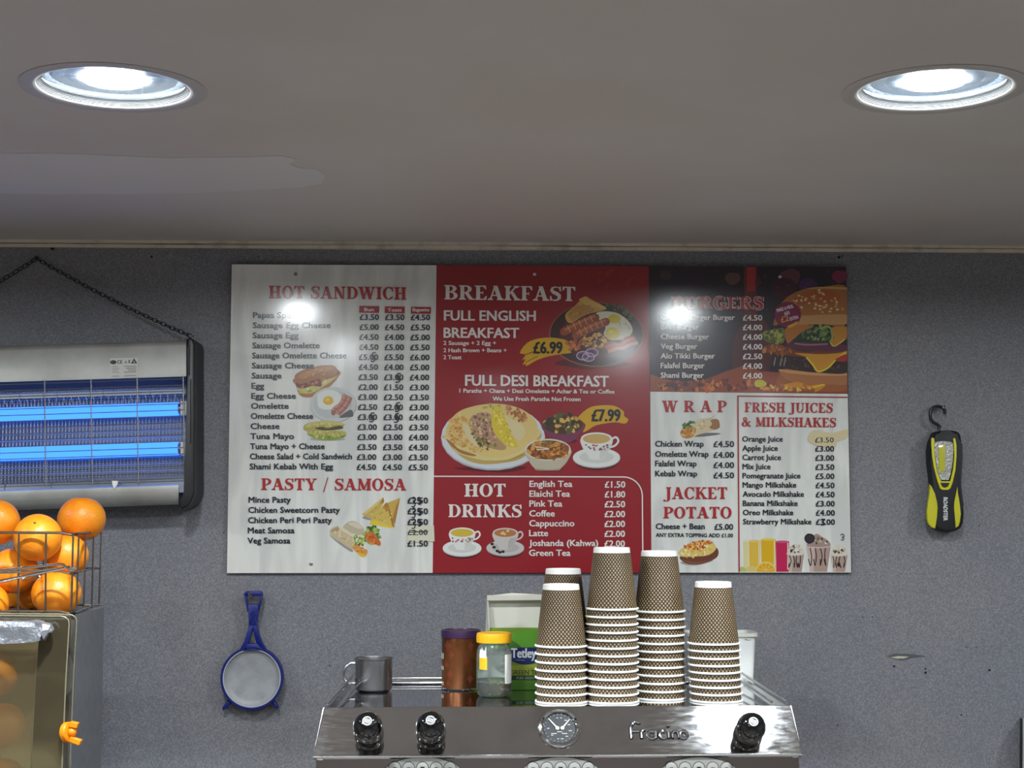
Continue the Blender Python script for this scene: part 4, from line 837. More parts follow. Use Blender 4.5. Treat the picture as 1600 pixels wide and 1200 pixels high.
hp((380,418), (416,418), (416,452), (380,570), (350,600), (330,630), (292,642), (345,548), (371,480)); hp((454,418), (416,418), (416,452), (446,570), (475,598), (500,625), (540,640), (492,556), (464,480))
hp((372,570), (452,570), (480,598), (512,632), (420,628), (330,634), (345,600))
mb.build('handle', M['blue'], sv)
mb = MB(); mb.line = None
for P in (((384,420), (414,330), (446,420)), ((386,330), (414,300), (440,330))):
    mb.tube([sp(*zs(*k), -.0005) for k in P], .0012, 6)
mb.build('handle_rib', M['blue'], sv)
for P in (((195,1055), (240,1080), (186,1128), (158,1140), (156,1118)), ((560,1068), (592,1048), (625,1095), (634,1122), (612,1126))):
    mb = MB(); mb.ext([sp(*zs(*k), .022) for k in P], (0, -.012, 0), .002); mb.build('rest_foot', M['blue'], sv)
mb = MB(); o = at_y(395, 927.5, 0); mb.tube([o, o+Vector((0, -.0335, 0))], .0022, 10); mb.lathe([(.0014, .0005), (.0016, .002), (.0036, .0022), (.0042, .001), (.0042, 0), (0, 0)], o+Vector((0, -.0335, 0)), (0, -1, 0), 16)
tag(mb.build('screw', M['chrome']), 'small screw in the wall from which the blue sieve hangs', 'screw')

# ================================================================== INSPECTION TORCH
tc_ = thing('inspection_torch', at_y(1474, 832, -.02), 'black and yellow inspection torch hung by its hook on the right of the wall', 'torch')
def zt(x, y): return (1400+x/4.6125, 600+y/4.6125)
TY = -.012
def tp(x, y, d=0.0): return at_y(*zt(x, y), TY-d)
def plate(P, y0, y1, bev, name, m, parent):
    mb = MB(); mb.ext([tp(x, y, y0) for x, y in P], (0, -(y1-y0), 0), bev, 4); return mb.build(name, m, parent)
bd = plate([(248,362), (262,348), (300,340), (350,338), (400,343), (424,354), (436,380), (443,440), (444,520), (440,600), (433,680), (434,740), (442,800), (452,870), (458,940), (452,1000), (436,1038), (400,1058), (350,1070), (300,1062), (262,1046), (234,1020), (216,980), (214,930), (222,860), (234,790), (236,730), (228,650), (216,560), (214,480), (224,420)], 0, .030, .007, 'body', M['rubber'], tc_)
tr = plate([(252,392), (262,386), (272,392), (274,416), (272,470), (276,540), (292,630), (314,700), (322,706), (384,706), (392,698), (408,620), (418,520), (414,430), (408,396), (416,388), (426,394), (432,440), (432,520), (424,620), (404,710), (390,752), (372,764), (330,764), (314,752), (296,700), (270,600), (258,520), (252,440)], .030, .0335, .0012, 'lens_surround', M['yellow'], tc_)
plate([(320,712), (386,712), (374,738), (352,748), (332,740)], .0335, .0342, 0, 'button', M['black'], tc_)
M['lens_silver'] = mat('lens_reflector', (225,225,225), .25, .6, bump=(260, .9, .003))
M['torch_lens'] = clear('torch_lens', (.95,.95,.93), .15)
plate([(274,424), (300,414), (350,412), (390,418), (410,428), (412,480), (406,560), (394,640), (378,692), (322,692), (302,640), (284,560), (276,480)], .030, .0312, 0, 'lens_reflector', M['lens_silver'], tc_)
plate([(307,444), (354,444), (350,630), (309,630)], .0312, .0325, .0003, 'led_strip', mat('led_strip', (244,240,70), .4), tc_)
plate([(274,424), (300,414), (350,412), (390,418), (410,428), (412,480), (406,560), (394,640), (378,692), (322,692), (302,640), (284,560), (276,480)], .0335, .0342, .0004, 'lens_cover', M['torch_lens'], tc_)
GY = mat('yellow_rubber_grip', (206,200,34), .55, bump=(120, .5, .001))
plate([(238,722), (252,740), (272,790), (290,850), (294,890), (286,960), (276,1042), (250,1034), (226,1006), (217,970), (216,920), (224,850), (234,790)], .024, .0318, .003, 'grip', GY, tc_)
plate([(436,738), (424,790), (412,850), (410,890), (416,960), (422,1038), (444,1024), (455,990), (458,940), (452,880), (442,810)], .024, .0318, .003, 'grip', GY, tc_)
mb = MB(); P = [(306,330), (314,306), (300,292), (268,276), (250,250), (246,214), (252,186), (272,166), (300,160), (334,168), (352,190), (354,218)]
pts = [tp(x, y, .008) for x, y in P]; mb.tube(pts, 12*mpp(3)/4.6, 10); mb.build('hook', M['black'], tc_)
a = Art(lambda x, y, d: at_y(x, y, TY-.0302-d), 0, 4e-6)
V, T, (x0, x1) = text_tris('ROADSTER', 0); L_ = 166/4.6125; kx = L_/(x1-x0); ky = 27/4.6125/CAPH; ox, oy = zt(343, 818)
for e in (-.45, -.15, .15, .45): a.tri_set([(ox+vy*ky+e, oy+(vx-x0)*kx+e) for vx, vy in V], T, (206,206,204))
a.build('lettering', M['matte_print'], tc_)
mb = MB(); o = at_y(*zt(311, 172), 0); mb.tube([o, o+Vector((0, -.030, 0))], .002, 10); mb.lathe([(.0012, .0005), (.0014, .0022), (.0030, .0024), (.0036, .001), (.0036, 0), (0, 0)], o+Vector((0, -.030, 0)), (0, -1, 0), 16)
tag(mb.build('screw', M['chrome']), 'small screw in the wall from which the torch hook hangs', 'screw')

# ================================================================== COUNTER, ESPRESSO MACHINE
MT = CAM.z-.300                                      # top plate of the machine
TZ = MT-.009                                          # the cup tray lies a little below the panel's edge
CT = MT-.50                                          # counter
ctr = thing('counter', (0, -.4, 0), 'long dark work counter along the grey wall below the machine', 'counter')
M['worktop'] = mat('worktop', (66,62,60), .3, var=(40, (90,86,82), .45, .6)); M['cab'] = mat('cabinet_front', (96,96,98), .45)
MB().box((XL+.002, -.92, CT-.04), (XR-.002, -.003, CT)).build('worktop', M['worktop'], ctr, smooth=0, bev=.003)
MB().box((XL+.002, -.86, .002), (XR-.002, -.003, CT-.04)).build('cabinet', M['cab'], ctr, smooth=0)

em = thing('espresso_machine', (at_z(870,1103,MT).x, -.45, CT), 'wide chrome espresso machine with paper cups stacked on its top', 'espresso machine')
Ft = at_z(870, 1103, MT); ty = Ft.y
TILT = math.radians(34); PN = Vector((0, -math.cos(TILT), math.sin(TILT)))
def pan(px, py, d=0.0): return at_pl(px, py, Ft, PN)+PN*d
tl, tr_, br, bl = at_z(507,1103,MT), at_z(1238,1103,MT), pan(1254.5,1180), pan(489,1180)
tl.y = tr_.y = ty; br.y = bl.y = pan(870,1180).y; br.z = bl.z = pan(870,1180).z
ub = at_z(870, 1066, TZ).y                            # back of the top
bxl, bxr = at_z(548,1066,MT).x, at_z(1172,1066,MT).x
YBK = ub
LZ = br.z
M['panel'] = mat('polished_panel', (226,227,229), .10, 1, bump=(14, .03, .004), var=(9, (200,201,203), .45, .7))
def scratch(m):
    nt = m.node_tree; b = nt.nodes['Principled BSDF']; tcn = nd(nt, 'ShaderNodeTexCoord'); mp = nd(nt, 'ShaderNodeMapping'); mp.inputs['Rotation'].default_value = (.3, .5, .7); mp.inputs['Scale'].default_value = (8, 60, 14)
    n = nd(nt, 'ShaderNodeTexNoise'); n.inputs['Scale'].default_value = 5; n.inputs['Detail'].default_value = 8; n.inputs['Roughness'].default_value = .7
    r = nd(nt, 'ShaderNodeMapRange'); r.inputs[1].default_value = .35; r.inputs[2].default_value = .75; r.inputs[3].default_value = .03; r.inputs[4].default_value = .085
    nt.links.new(tcn.outputs['Object'], mp.inputs[0]); nt.links.new(mp.outputs[0], n.inputs['Vector']); nt.links.new(n.outputs['Fac'], r.inputs[0]); nt.links.new(r.outputs[0], b.inputs['Roughness'])
scratch(M['panel'])
M['topplate'] = mat('polished_top', (190,192,196), .045, 1, bump=(8, .02, .002))
mb = MB(); back = .004
mb.hexa([tl, tr_, br, bl], [p-PN*.012 for p in (tl, tr_, br, bl)]); front = mb.build('front_panel', M['panel'], em, smooth=0, bev=.0015)
mb = MB(); zt0 = TZ-.004; mb.hexa([(tl.x+.002, ty+.002, TZ), (tr_.x-.002, ty+.002, TZ), (bxr+.02, YBK, TZ), (bxl-.02, YBK, TZ)], [(tl.x+.002, ty+.002, zt0), (tr_.x-.002, ty+.002, zt0), (bxr+.02, YBK, zt0), (bxl-.02, YBK, zt0)]); mb.build('cup_tray', M['topplate'], em, smooth=0)
mb = MB()                                             # raised back rail of the tray: two rounded steps
for y_, z_, h_ in ((YBK-.012, 0, .012), (YBK-.030, 0, .006)): mb.box((bxl+.004, y_, TZ), (bxr-.004, y_+.014, TZ+h_))
mb.build('back_rail', M['steel'], em, bev=.003)
for sx, x0, x1 in ((-1, tl.x, bxl), (1, tr_.x, bxr)):
    mb = MB()
    for o_, r_ in ((0, .0022), (-sx*.022, .0018)): mb.tube([(x0+o_-sx*.004, ty+.012, MT+.003), (x1+o_-sx*.004, YBK-.012, MT+.010)], r_, 8)
    mb.build('side_rail', M['dark_steel'], em)
    mb = MB(); mb.ext([(x0+sx*.001, ty, MT-.001), (x1+sx*.012, YBK, MT-.001), (x1+sx*.012, YBK, CT+.06), ((br.x if sx > 0 else bl.x)-sx*.01, br.y+.01, CT+.06), ((br.x if sx > 0 else bl.x)-sx*.01, br.y+.01, LZ-.01), (br.x if sx > 0 else bl.x, br.y+.004, LZ)], (-sx*.008, 0, 0)); mb.build('side_panel', M['steel'], em, smooth=0)
# lower face below the lip
LY = br.y+.008
xa, xb = bl.x+.004, br.x-.004
MB().box((xa, LY, LZ-.16), (xb, LY+.012, LZ-.001)).build('control_face', M['steel'], em, smooth=0)
mb = MB(); mb.tube([bl+Vector((0, .004, -.001)), br+Vector((0, .004, -.001))], .0022, 8); mb.build('panel_lip', M['chrome'], em)
MB().box((xa+.02, ty+.02, CT+.055), (xb-.02, YBK-.01, TZ-.006)).build('boiler_casing', M['dark_steel'], em, smooth=0)
MB().box((xa+.01, LY-.02, CT+.055), (xb-.01, LY+.24, CT+.085)).build('drip_tray', M['steel'], em, smooth=0, bev=.004)
for x in (xa+.06, xb-.06):
    for y in (LY+.02, YBK-.06): mb = MB(); mb.lathe([(.024, 0), (.024, .01), (.018, .02), (.018, .056)], (x, y, CT), n=20, cap0=True); mb.build('foot', M['black'], em)
def lface(px, py, d=0.0): return at_y(px, py, LY-d)
for k, (cx, nb) in enumerate(((660, 5), (876, 5), (1092, 5))):
    cc = lface(cx, 1218); rx, rz = 66*mpp(2.33), 34*mpp(2.33); mb = MB(); N = 56
    mb.ext([cc+Vector((rx*math.cos(2*PI*i/N), 0, rz*math.sin(2*PI*i/N))) for i in range(N)], (0, -.003, 0), .0008); pad = mb.build('button_pad', mat('pad_grey', (150,150,146), .5, .2), em)
    mb = MB(); mb.tube([cc+Vector(((rx+.0004)*math.cos(2*PI*i/N), -.0022, (rz+.0004)*math.sin(2*PI*i/N))) for i in range(N)], .0009, 6, closed=True); mb.build('pad_seal', M['black'], pad)
    for i in range(5):
        o = lface(cx+(i-2)*21.5, 1200, .0032); mb = MB(); rr = 9.4*mpp(2.33); mb.lathe([(0, .0004), (rr-.0008, .0004), (rr, 0)], o, (0, -1, 0), 28); bt = mb.build('button', mat('button_grey', (148,148,144), .6), pad)
        mb = MB(); mb.tube([o+Vector((rr*math.cos(2*PI*j/28), -.0003, rr*math.sin(2*PI*j/28))) for j in range(28)], .0004, 5, closed=True)
        w_ = .0026 if i != 2 else .0034; zc = .0012
        mb.ext([o+Vector(((w_)*u, -.0005, (w_)*v-zc)) for u, v in (((-1,.8), (1,.8), (.55,-.8), (-.55,-.8)) if i != 2 else ((-1,.9), (1,.9), (0,-.9)))], (0, -.0003, 0)); mb.build('button_mark', M['black'], pad)
# knobs on the panel: waisted stem, collar and domed cap with a round badge
def knob(px, py, cap_py, lab=None):
    base = pan(px, py); r = 22.5*mpp(2.33); axis = (PN+Vector((0, 0, -.12))).normalized(); mb = MB()
    mb.lathe([(r*1.0, 0), (r*1.02, .006), (r*.93, .012), (r*.90, .018), (r*.98, .024), (r*1.0, .034), (r*.97, .040), (r*.86, .048), (r*.66, .054), (r*.40, .0575), (r*.16, .0585), (0, .0587)], base-axis*.002, axis, 40); kn = mb.build('steam_knob', M['gloss_black'], em)
    mb = MB(); o = base+axis*.0565; mb.lathe([(0, .0004), (r*.30, .0002), (r*.36, -.0016)], o, axis, 24); bdg = mb.build('knob_badge', mat('badge_silver', (190,190,190), .4, .3), kn)
    mb = MB(); t1 = axis.cross(Vector((1, 0, 0))).normalized(); X_ = Vector((1, 0, 0))
    mb.tube([o+axis*.0006+X_*(r*.22*math.cos(2*PI*j/14))+t1*(r*.22*math.sin(2*PI*j/14)) for j in range(14)], .0005, 5, closed=True)
    mb.tube([o+axis*.0006+X_*(r*.14)*u+t1*(r*.14)*v for u, v in ((1,.7), (0,1), (-.9,.4), (.8,-.3), (0,-1), (-1,-.6))], .0005, 5); mb.build('badge_mark', M['black'], kn)
knob(576.5, 1147, 1127); knob(673.5, 1146, 1127); knob(1168, 1148, 1120)
# twin needle pressure gauge
g0 = pan(874.2, 1138); R0 = 33.5*mpp(2.34)
def gz(u, v, d): return g0+Vector((1, 0, 0))*u*R0+PN.cross(Vector((1, 0, 0))).normalized()*v*R0+PN*d
gs = 1 if PN.cross(Vector((1, 0, 0))).z > 0 else -1
mb = MB(); mb.lathe([(R0*1.0, 0), (R0, .003), (R0*.95, .0055), (R0*.86, .0065), (R0*.82, .005), (R0*.78, .0035), (R0*.74, .0028)], g0, PN, 56); ga = mb.build('gauge_bezel', M['chrome'], em)
mb = MB(); mb.lathe([(0, .0012), (R0*.80, .0012), (R0*.80, 0)], g0, PN, 48); mb.build('gauge_dial', mat('dial_black', (34,38,44), .35), ga, smooth=0)
M['gmark'] = mat('dial_marks', (205,205,190), .5)
mb = MB()
for s_, x0, x1, y1 in ((-1, -.10, -.50, .46), (1, .13, .48, .42)):
    mb.lathe([(0, .003), (R0*.085, .003), (R0*.09, .0015)], gz(x0, -.02*gs, 0), PN, 16)
    a_, b_ = Vector((x0, -.02)), Vector((x1, y1)); d_ = (b_-a_).normalized(); n_ = Vector((-d_.y, d_.x))
    mb.ext([gz(p.x, p.y*gs, .0022) for p in (a_+n_*.035, b_+n_*.015, b_-n_*.015, a_-n_*.035)], PN*.0006)
mb.build('needle', M['gmark'], ga, smooth=0)
mb = MB()
for k in range(22):
    t = math.radians(20+k*15.2); r0, r1 = .66, (.72 if k % 2 else .75)
    mb.ext([gz(r*math.cos(t)+e*math.sin(t), gs*(r*math.sin(t)-e*math.cos(t)), .0013) for r, e in ((r0,-.008), (r1,-.008), (r1,.008), (r0,.008))], PN*.0002)
for x0, x1, y0 in ((-.12,-.05,.5), (.05,.12,.5), (-.58,-.46,-.02), (.42,.56,-.14), (.38,.5,.16), (.26,.38,-.42), (-.40,-.14,-.28), (.1,.34,-.28), (-.12,.12,-.19), (-.12,-.04,-.54), (.04,.16,-.54), (-.4,-.3,-.36), (.24,.36,.38)): mb.ext([gz(x, gs*y, .0013) for x, y in ((x0,y0-.02), (x1,y0-.02), (x1,y0+.02), (x0,y0+.02))], PN*.0002)
mb.build('dial_scale', mat('dial_scale', (150,152,140), .5), ga, smooth=0)
def panel_text(body, cxp, cyp, wpx, hpx, name, m, d, parent, th=.0012, cu=None):
    cu = bpy.data.curves.new('t', 'FONT'); cu.body = body; cu.offset = .02; cu.extrude = .05; cu.bevel_depth = .018; cu.bevel_resolution = 1; cu.resolution_u = 4
    o = bpy.data.objects.new('t', cu); COL.objects.link(o); bpy.context.view_layer.update(); me = bpy.data.meshes.new_from_object(o.evaluated_get(bpy.context.evaluated_depsgraph_get()))
    bpy.data.objects.remove(o)
    xs = [v.co.x for v in me.vertices]; ys = [v.co.y for v in me.vertices]; zs_ = [v.co.z for v in me.vertices]
    c = pan(cxp, cyp); X_ = Vector((1, 0, 0)); Y_ = PN.cross(X_).normalized()*gs; O = ORG[parent.name]; W_ = wpx*mpp(2.34); H_ = hpx*mpp(2.34)/.9
    for v in me.vertices:
        u = (v.co.x-min(xs))/(max(xs)-min(xs))-.5; t = (v.co.y-min(ys))/(max(ys)-min(ys))-.5; z = (v.co.z-min(zs_))/(max(zs_)-min(zs_))
        v.co = c+X_*u*W_+Y_*t*H_+PN*(d+z*th)-O
    me.materials.clear(); me.materials.append(m); me.name = name; o = bpy.data.objects.new(name, me); COL.objects.link(o); o.parent = parent; ORG[o.name] = O; return o
# raised maker's lettering in chrome: rounded strokes
def script():
    c = pan(1026, 1140); X_ = Vector((1, 0, 0)); Y_ = PN.cross(X_).normalized()*gs; k = mpp(2.345)
    def P(px, py): return c+X_*(px-1026)*k+Y_*(1140-py)*k/.80+PN*.0014
    def arcp(cx, cy, rx, ry, a0, a1, n=14): return [(cx+rx*math.cos(math.radians(a0+(a1-a0)*i/n)), cy-ry*math.sin(math.radians(a0+(a1-a0)*i/n))) for i in range(n+1)]
    S_ = [[(986,1152), (986,1139)]+arcp(994,1139,8,8.5,180,60)+[(1002,1131)], [(986,1142.5), (998,1142.5)],
          [(1002,1152), (1002,1145)]+arcp(1007,1145,5,4.2,180,60), arcp(1018,1147.4,6,4.8,0,360,18), [(1024,1143), (1024,1152)],
          arcp(1035,1147.4,5.6,4.8,50,310), [(1044,1143), (1044,1152)], [(1044,1136), (1044,1136.8)], [(1050,1152), (1050,1146)]+arcp(1054.5,1147,4.5,4.2,180,0)+[(1059,1152)], arcp(1067,1147.4,5.4,4.8,0,360,18)]
    mb = MB()
    for s_ in S_: mb.tube([P(*p) for p in s_], .0019, 8)
    mb.build('maker_lettering', M['chrome'], em)
    mb = MB()
    for s_ in S_: mb.tube([P(*p)-PN*.0016 for p in s_], .0031, 6)
    mb.build('lettering_edge', mat('lettering_edge', (70,72,76), .3, 1), em)
script()

# ================================================================== THINGS ON THE MACHINE
def stand(px, py_base, wpx):            # round thing standing on the tray: its front foot is seen at py_base
    f = at_z(px, py_base, TZ); r = wpx/2*mpp(f.y-CAM.y+.02); p = at_z(px, py_base, TZ); d = ray(px, py_base); d.z = 0; d.normalize()
    return Vector((p.x+d.x*r, p.y+d.y*r, TZ)), r
def height(p, px, py): return at_y(px, py, p.y).z-TZ
# --- paper cups, upside down in stacks
def cup_mat():
    m = mat('woven_print', (168,128,84), .55); nt = m.node_tree; b = nt.nodes['Principled BSDF']; L = nt.links.new
    uv = nd(nt, 'ShaderNodeUVMap', uv_map='UVMap'); sx = nd(nt, 'ShaderNodeSeparateXYZ'); L(uv.outputs[0], sx.inputs[0])
    def mth(op, a_, b_=None):
        n = nd(nt, 'ShaderNodeMath', operation=op)
        for i, q_ in enumerate((a_, b_)):
            if q_ is None: continue
            if isinstance(q_, (int, float)): n.inputs[i].default_value = q_
            else: L(q_, n.inputs[i])
        return n.outputs[0]
    u = mth('MULTIPLY', sx.outputs['X'], PI*80); v = mth('MULTIPLY', sx.outputs['Y'], PI/.0034)
    su = mth('SINE', u); sv_ = mth('SINE', v); pr = mth('MULTIPLY', su, sv_)
    r = nd(nt, 'ShaderNodeValToRGB'); L(mth('MULTIPLY_ADD', pr, .5), r.inputs[0]); 
    r.inputs[0].links[0].from_node.inputs[2].default_value = .5
    e = r.color_ramp.elements; e[0].position = .53; e[0].color = (*lin((42,34,25)), 1); e[1].position = .80; e[1].color = (*lin((168,141,102)), 1); L(r.outputs[0], b.inputs['Base Color'])
    bp = nd(nt, 'ShaderNodeBump'); bp.inputs['Strength'].default_value = .5; bp.inputs['Distance'].default_value = .0006; L(pr, bp.inputs['Height']); L(bp.outputs[0], b.inputs['Normal']); return m
M['cup'] = cup_mat(); M['cupwhite'] = mat('cup_white', (244,243,238), .4)
CH_, CR, CB = .0990, .0405, .0292
def make_cup(loc, label, group):
    t = thing('paper_cup', loc, label, 'paper cup', group); o = loc
    rr = lambda h: CR+(CB-CR)*h/CH_
    MB().lathe([(rr(.003), .003), (rr(CH_-.0085), CH_-.0085)], o, n=56).build('sleeve', M['cup'], t)
    mb = MB(); mb.lathe([(rr(.0)-.0012, .001), (rr(CH_)-.0016, CH_-.007), (rr(CH_)-.0018, CH_-.0065), (0, CH_-.0065)], o, n=40); mb.build('inner_wall', M['cupwhite'], t)
    mb = MB(); mb.lathe([(rr(CH_-.0085)-.0003, CH_-.0087), (rr(CH_)-.0002, CH_-.0006), (rr(CH_)-.0008, CH_), (rr(CH_)-.0016, CH_-.0006), (rr(CH_)-.0014, CH_-.0065)], o, n=48); mb.build('base_band', M['cupwhite'], t)
    mb = MB(); R = CR+.0009; mb.tube([Vector(o)+Vector((R*math.cos(2*PI*k/56), R*math.sin(2*PI*k/56), .0017)) for k in range(56)], .0017, 8, closed=True); mb.build('rim', M['cupwhite'], t)
    return t
ORD = ['topmost', 'second', 'third', 'fourth', 'fifth', 'sixth', 'seventh', 'eighth', 'ninth', 'tenth', 'eleventh', 'twelfth', 'thirteenth']
proto = None
f0 = at_z(961, 1101.5, TZ); DC = CR+.0026
S2c = Vector((f0.x, f0.y+DC, TZ))
def cx_at(px, y): return at_y(px, 1095, y).x
stacks = [(S2c.x, S2c.y, 13, .0122, 'in the tallest front stack'),
          (cx_at(877.5, S2c.y+.0), S2c.y, 8, .01255, 'in the front stack nearest the tea box'),
          (cx_at(1031.5, S2c.y+.040), S2c.y+.040, 12, .0127, 'in the tall stack below the potato picture'),
          (cx_at(1119.5, S2c.y+.006), S2c.y+.006, 9, .01135, 'in the right hand stack beside the tub'),
          (cx_at(880, S2c.y+.092), S2c.y+.092, 10, .0121, 'in the stack behind the one nearest the tea box'),
          (cx_at(954.5, S2c.y+.094), S2c.y+.094, 10, .0122, 'in the stack hidden behind the tallest one')]
for x, y, n, pitch, where in stacks:
    for k in range(n):
        lab = '%s woven pattern paper cup %s' % (ORD[k] if k < n-1 else 'lowest', where); up = n-1-k
        loc = Vector((x+random.uniform(-.0005, .0005)-(.0004*up if 'right hand' in where else 0), y+random.uniform(-.0005, .0005), TZ+up*pitch))
        if proto is None: proto = make_cup(loc, lab, 'paper cups stacked upside down'); c = proto
        else: c = copy_thing(proto, loc, lab)
        c.rotation_euler = (0, 0, random.uniform(0, 6.28))
# --- steel mug
p, r = stand(583.5, 1083, 59); h = height(p, 584, 1027.5)
mg = thing('steel_mug', p, 'small brushed steel mug with a wire handle on the left of the machine top', 'mug')
M['mug'] = mat('mug_steel', (172,172,174), .26, 1, bump=(90, .08, .001))
MB().lathe([(0, .001), (r*.86, .001), (r*.97, .004), (r*.97, .010), (r*.985, .012), (r*.985, h-.003), (r*1.02, h-.0015), (r*1.02, h), (r*.97, h), (r*.955, h-.003), (r*.95, .006), (0, .005)], p, n=56).build('cup_body', M['mug'], mg)
mb = MB(); P = [(556,1036), (548,1036.5), (541,1041), (537,1049), (536.5,1057), (540,1064), (547,1067.5), (556,1067.5)]; mb.tube([at_y(x, y, p.y) for x, y in P], .0022, 8); mb.build('handle', M['mug'], mg)
# --- chocolate tin
p, r = stand(720, 1080, 62); h = height(p, 720, 984)
tin = thing('cocoa_tin', p, 'tall bronze cocoa tin with a purple lid behind the glass jar', 'tin')
M['tin'] = mat('bronze_tin', (120,72,38), .32, .65, var=(22, (92,54,30), .45, .62))
MB().lathe([(0, .0005), (r*.97, .0005), (r*.985, .002), (r*.96, .004), (r*.96, h-.012), (r*.97, h-.010)], p, n=56).build('tin_body', M['tin'], tin)
MB().lathe([(r*.985, h-.0125), (r*1.0, h-.012), (r*1.0, h-.003), (r*.985, h), (r*.9, h+.0005), (r*.88, h-.001), (0, h-.001)], p, n=56).build('lid', mat('purple_lid', (56,30,68), .35), tin)
MB().lathe([(r*.965, .0035), (r*.995, .0025), (r*.97, .0005)], p, n=56).build('seam_ring', M['chrome'], tin)
def on_cyl(p, r, ang, z): return p+Vector((r*math.sin(ang), -r*math.cos(ang), z))
mb = MB()
for ang, z, s_ in ((-.75,.075,.011), (-.82,.043,.008), (-.55,.06,.009), (-.6,.028,.009), (-.72,.012,.007), (-.35,.088,.007), (.3,.05,.009), (.55,.075,.009), (.5,.02,.009)):
    mb.bm.faces.new([mb.bm.verts.new(on_cyl(p, r*.966, ang+s_/r*u*.8, z+s_*v)) for u, v in ((-1,0), (-.3,.5), (0,1), (.3,.5), (1,0), (.3,-.5), (0,-1), (-.3,-.5))])
mb.build('diamond_print', mat('tin_print', (132,66,44), .35, .5), tin, smooth=0)
mb = MB()
for z0, z1 in ((.062,.052), (.040,.0335), (.014,.008)): mb.bm.faces.new([mb.bm.verts.new(on_cyl(p, r*.967, a_, z)) for a_, z in ((-1.42,z0), (-1.12,z0), (-1.12,z1), (-1.42,z1))])
mb.build('side_print', M['paper'], tin, smooth=0)
# --- glass jar with yellow lid
p, r = stand(772, 1091, 56); h = height(p, 772, 989)
jar = thing('glass_jar', p, 'glass jar with a yellow lid and a little brown syrup inside', 'jar')
M['jar'] = clear('jar_glass', (.80,.86,.82), .25, .10, (190,200,196)); M['jar_in'] = mat('brown_syrup', (50,34,14), .12, var=(30, (88,66,20), .45, .65))
hb = h-.018
MB().lathe([(0, .001), (r*.84, .001), (r*.97, .006), (r*.985, .012), (r*.985, hb-.018), (r*.96, hb-.010), (r*.86, hb-.002), (r*.82, hb+.004)], p, n=56).build('glass_body', M['jar'], jar)
MB().lathe([(0, .003), (r*.82, .003), (r*.94, .008), (r*.95, .022), (r*.9, .0235), (0, .0225)], p, n=48).build('syrup', M['jar_in'], jar)
MB().lathe([(r*.82, hb+.003), (r*.965, hb+.003), (r*.985, hb+.005), (r*.985, h-.004), (r*.95, h), (r*.84, h+.0008), (r*.8, h-.0004), (0, h-.0004)], p, n=60).build('lid', mat('yellow_lid', (232,172,22), .35), jar)
def wrap(name, m, a0, a1, z0, z1, jag=0, k=.99, th=.0004):
    mb = MB(); n = 14; lo = [on_cyl(p, r*k, a0+(a1-a0)*i/n, z0) for i in range(n+1)]; up_ = [on_cyl(p, r*k, a0+(a1-a0)*i/n, z1+(random.uniform(-jag, jag) if jag else 0)) for i in range(n+1)]
    L1 = [mb.bm.verts.new(q_) for q_ in lo]; L2 = [mb.bm.verts.new(q_) for q_ in up_]
    for i in range(n): mb.bm.faces.new((L1[i], L1[i+1], L2[i+1], L2[i]))
    return mb.build(name, m, jar)
zz = lambda py: height(p, 772, py)
wrap('label_scrap', mat('orange_label', (238,176,28), .5), -.98, -.42, zz(1044), zz(1021), .004); wrap('torn_paper', M['paper'], -.94, -.48, zz(1026), zz(1012), .004, .992)
wrap('back_label', mat('label_back', (196,200,196), .7), 2.0, 4.3, zz(1061), zz(1017), 0, .975)
bl_ = wrap('barcode_label', M['paper'], .62, 1.25, zz(1066), zz(1021), 0, .992)
mb = MB()
for i in range(22):
    z_ = zz(1064)+(zz(1023)-zz(1064))*i/22; mb.bm.faces.new([mb.bm.verts.new(on_cyl(p, r*.9945, a_, z)) for a_, z in ((.72,z_), (1.1,z_), (1.1,z_+.0005+.0006*(i % 3 == 0)), (.72,z_+.0005+.0006*(i % 3 == 0)))])
mb.build('barcode', M['black'], jar, smooth=0)
# --- green tea box with its lid standing open
f = at_z(820, 1078.5, TZ); by = f.y
tx0, tx1 = at_y(764, 1078, by).x, at_y(882, 1078, by).x; tzh = at_y(820, 986, by).z
tea = thing('tea_box', ((tx0+tx1)/2, by, TZ), 'green carton of tea bags with its white lid standing open', 'tea box')
M['card'] = mat('carton_inside', (222,220,208), .7); M['lime'] = mat('carton_green', (128,160,52), .5)
BD = .075
mb = MB()
mb.box((tx0, by, TZ), (tx1, by+.001, tzh-.004)); mb.box((tx0, by+BD-.001, TZ), (tx1, by+BD, tzh)); mb.box((tx0, by, TZ), (tx0+.001, by+BD, tzh-.003)); mb.box((tx1-.001, by, TZ), (tx1, by+BD, tzh-.003)); mb.box((tx0, by, TZ), (tx1, by+BD, TZ+.001)); mb.build('carton', M['lime'], tea, smooth=0)
mb = MB(); yb = by+BD; lid = lambda x, y, d=0: at_y(x, y, yb+.012-d)
mb.hexa([lid(758.5,988), (lid(888,988)), lid(886,931), lid(800,926.5), lid(761,931)], [lid(758.5,988,.0015), lid(888,988,.0015), lid(886,931,.0015), lid(800,926.5,.0015), lid(761,931,.0015)]); ld = mb.build('lid', M['card'], tea, smooth=0)
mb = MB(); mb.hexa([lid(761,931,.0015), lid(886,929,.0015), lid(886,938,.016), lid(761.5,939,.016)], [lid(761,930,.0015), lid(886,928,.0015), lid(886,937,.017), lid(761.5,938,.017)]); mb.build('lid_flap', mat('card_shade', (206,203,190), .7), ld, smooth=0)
mb = MB(); mb.hexa([lid(760.5,936,.0015), lid(762,940,.018), lid(764,986,.022), lid(759,986,.0015)], [lid(761.5,936,.0015), lid(763,940,.018), lid(765,986,.022), lid(760,986,.0015)]); mb.build('lid_flap', M['card'], ld, smooth=0)
a = Art(lambda x, y, d: at_y(x, y, by-.0004-d), 0, 1.2e-5)
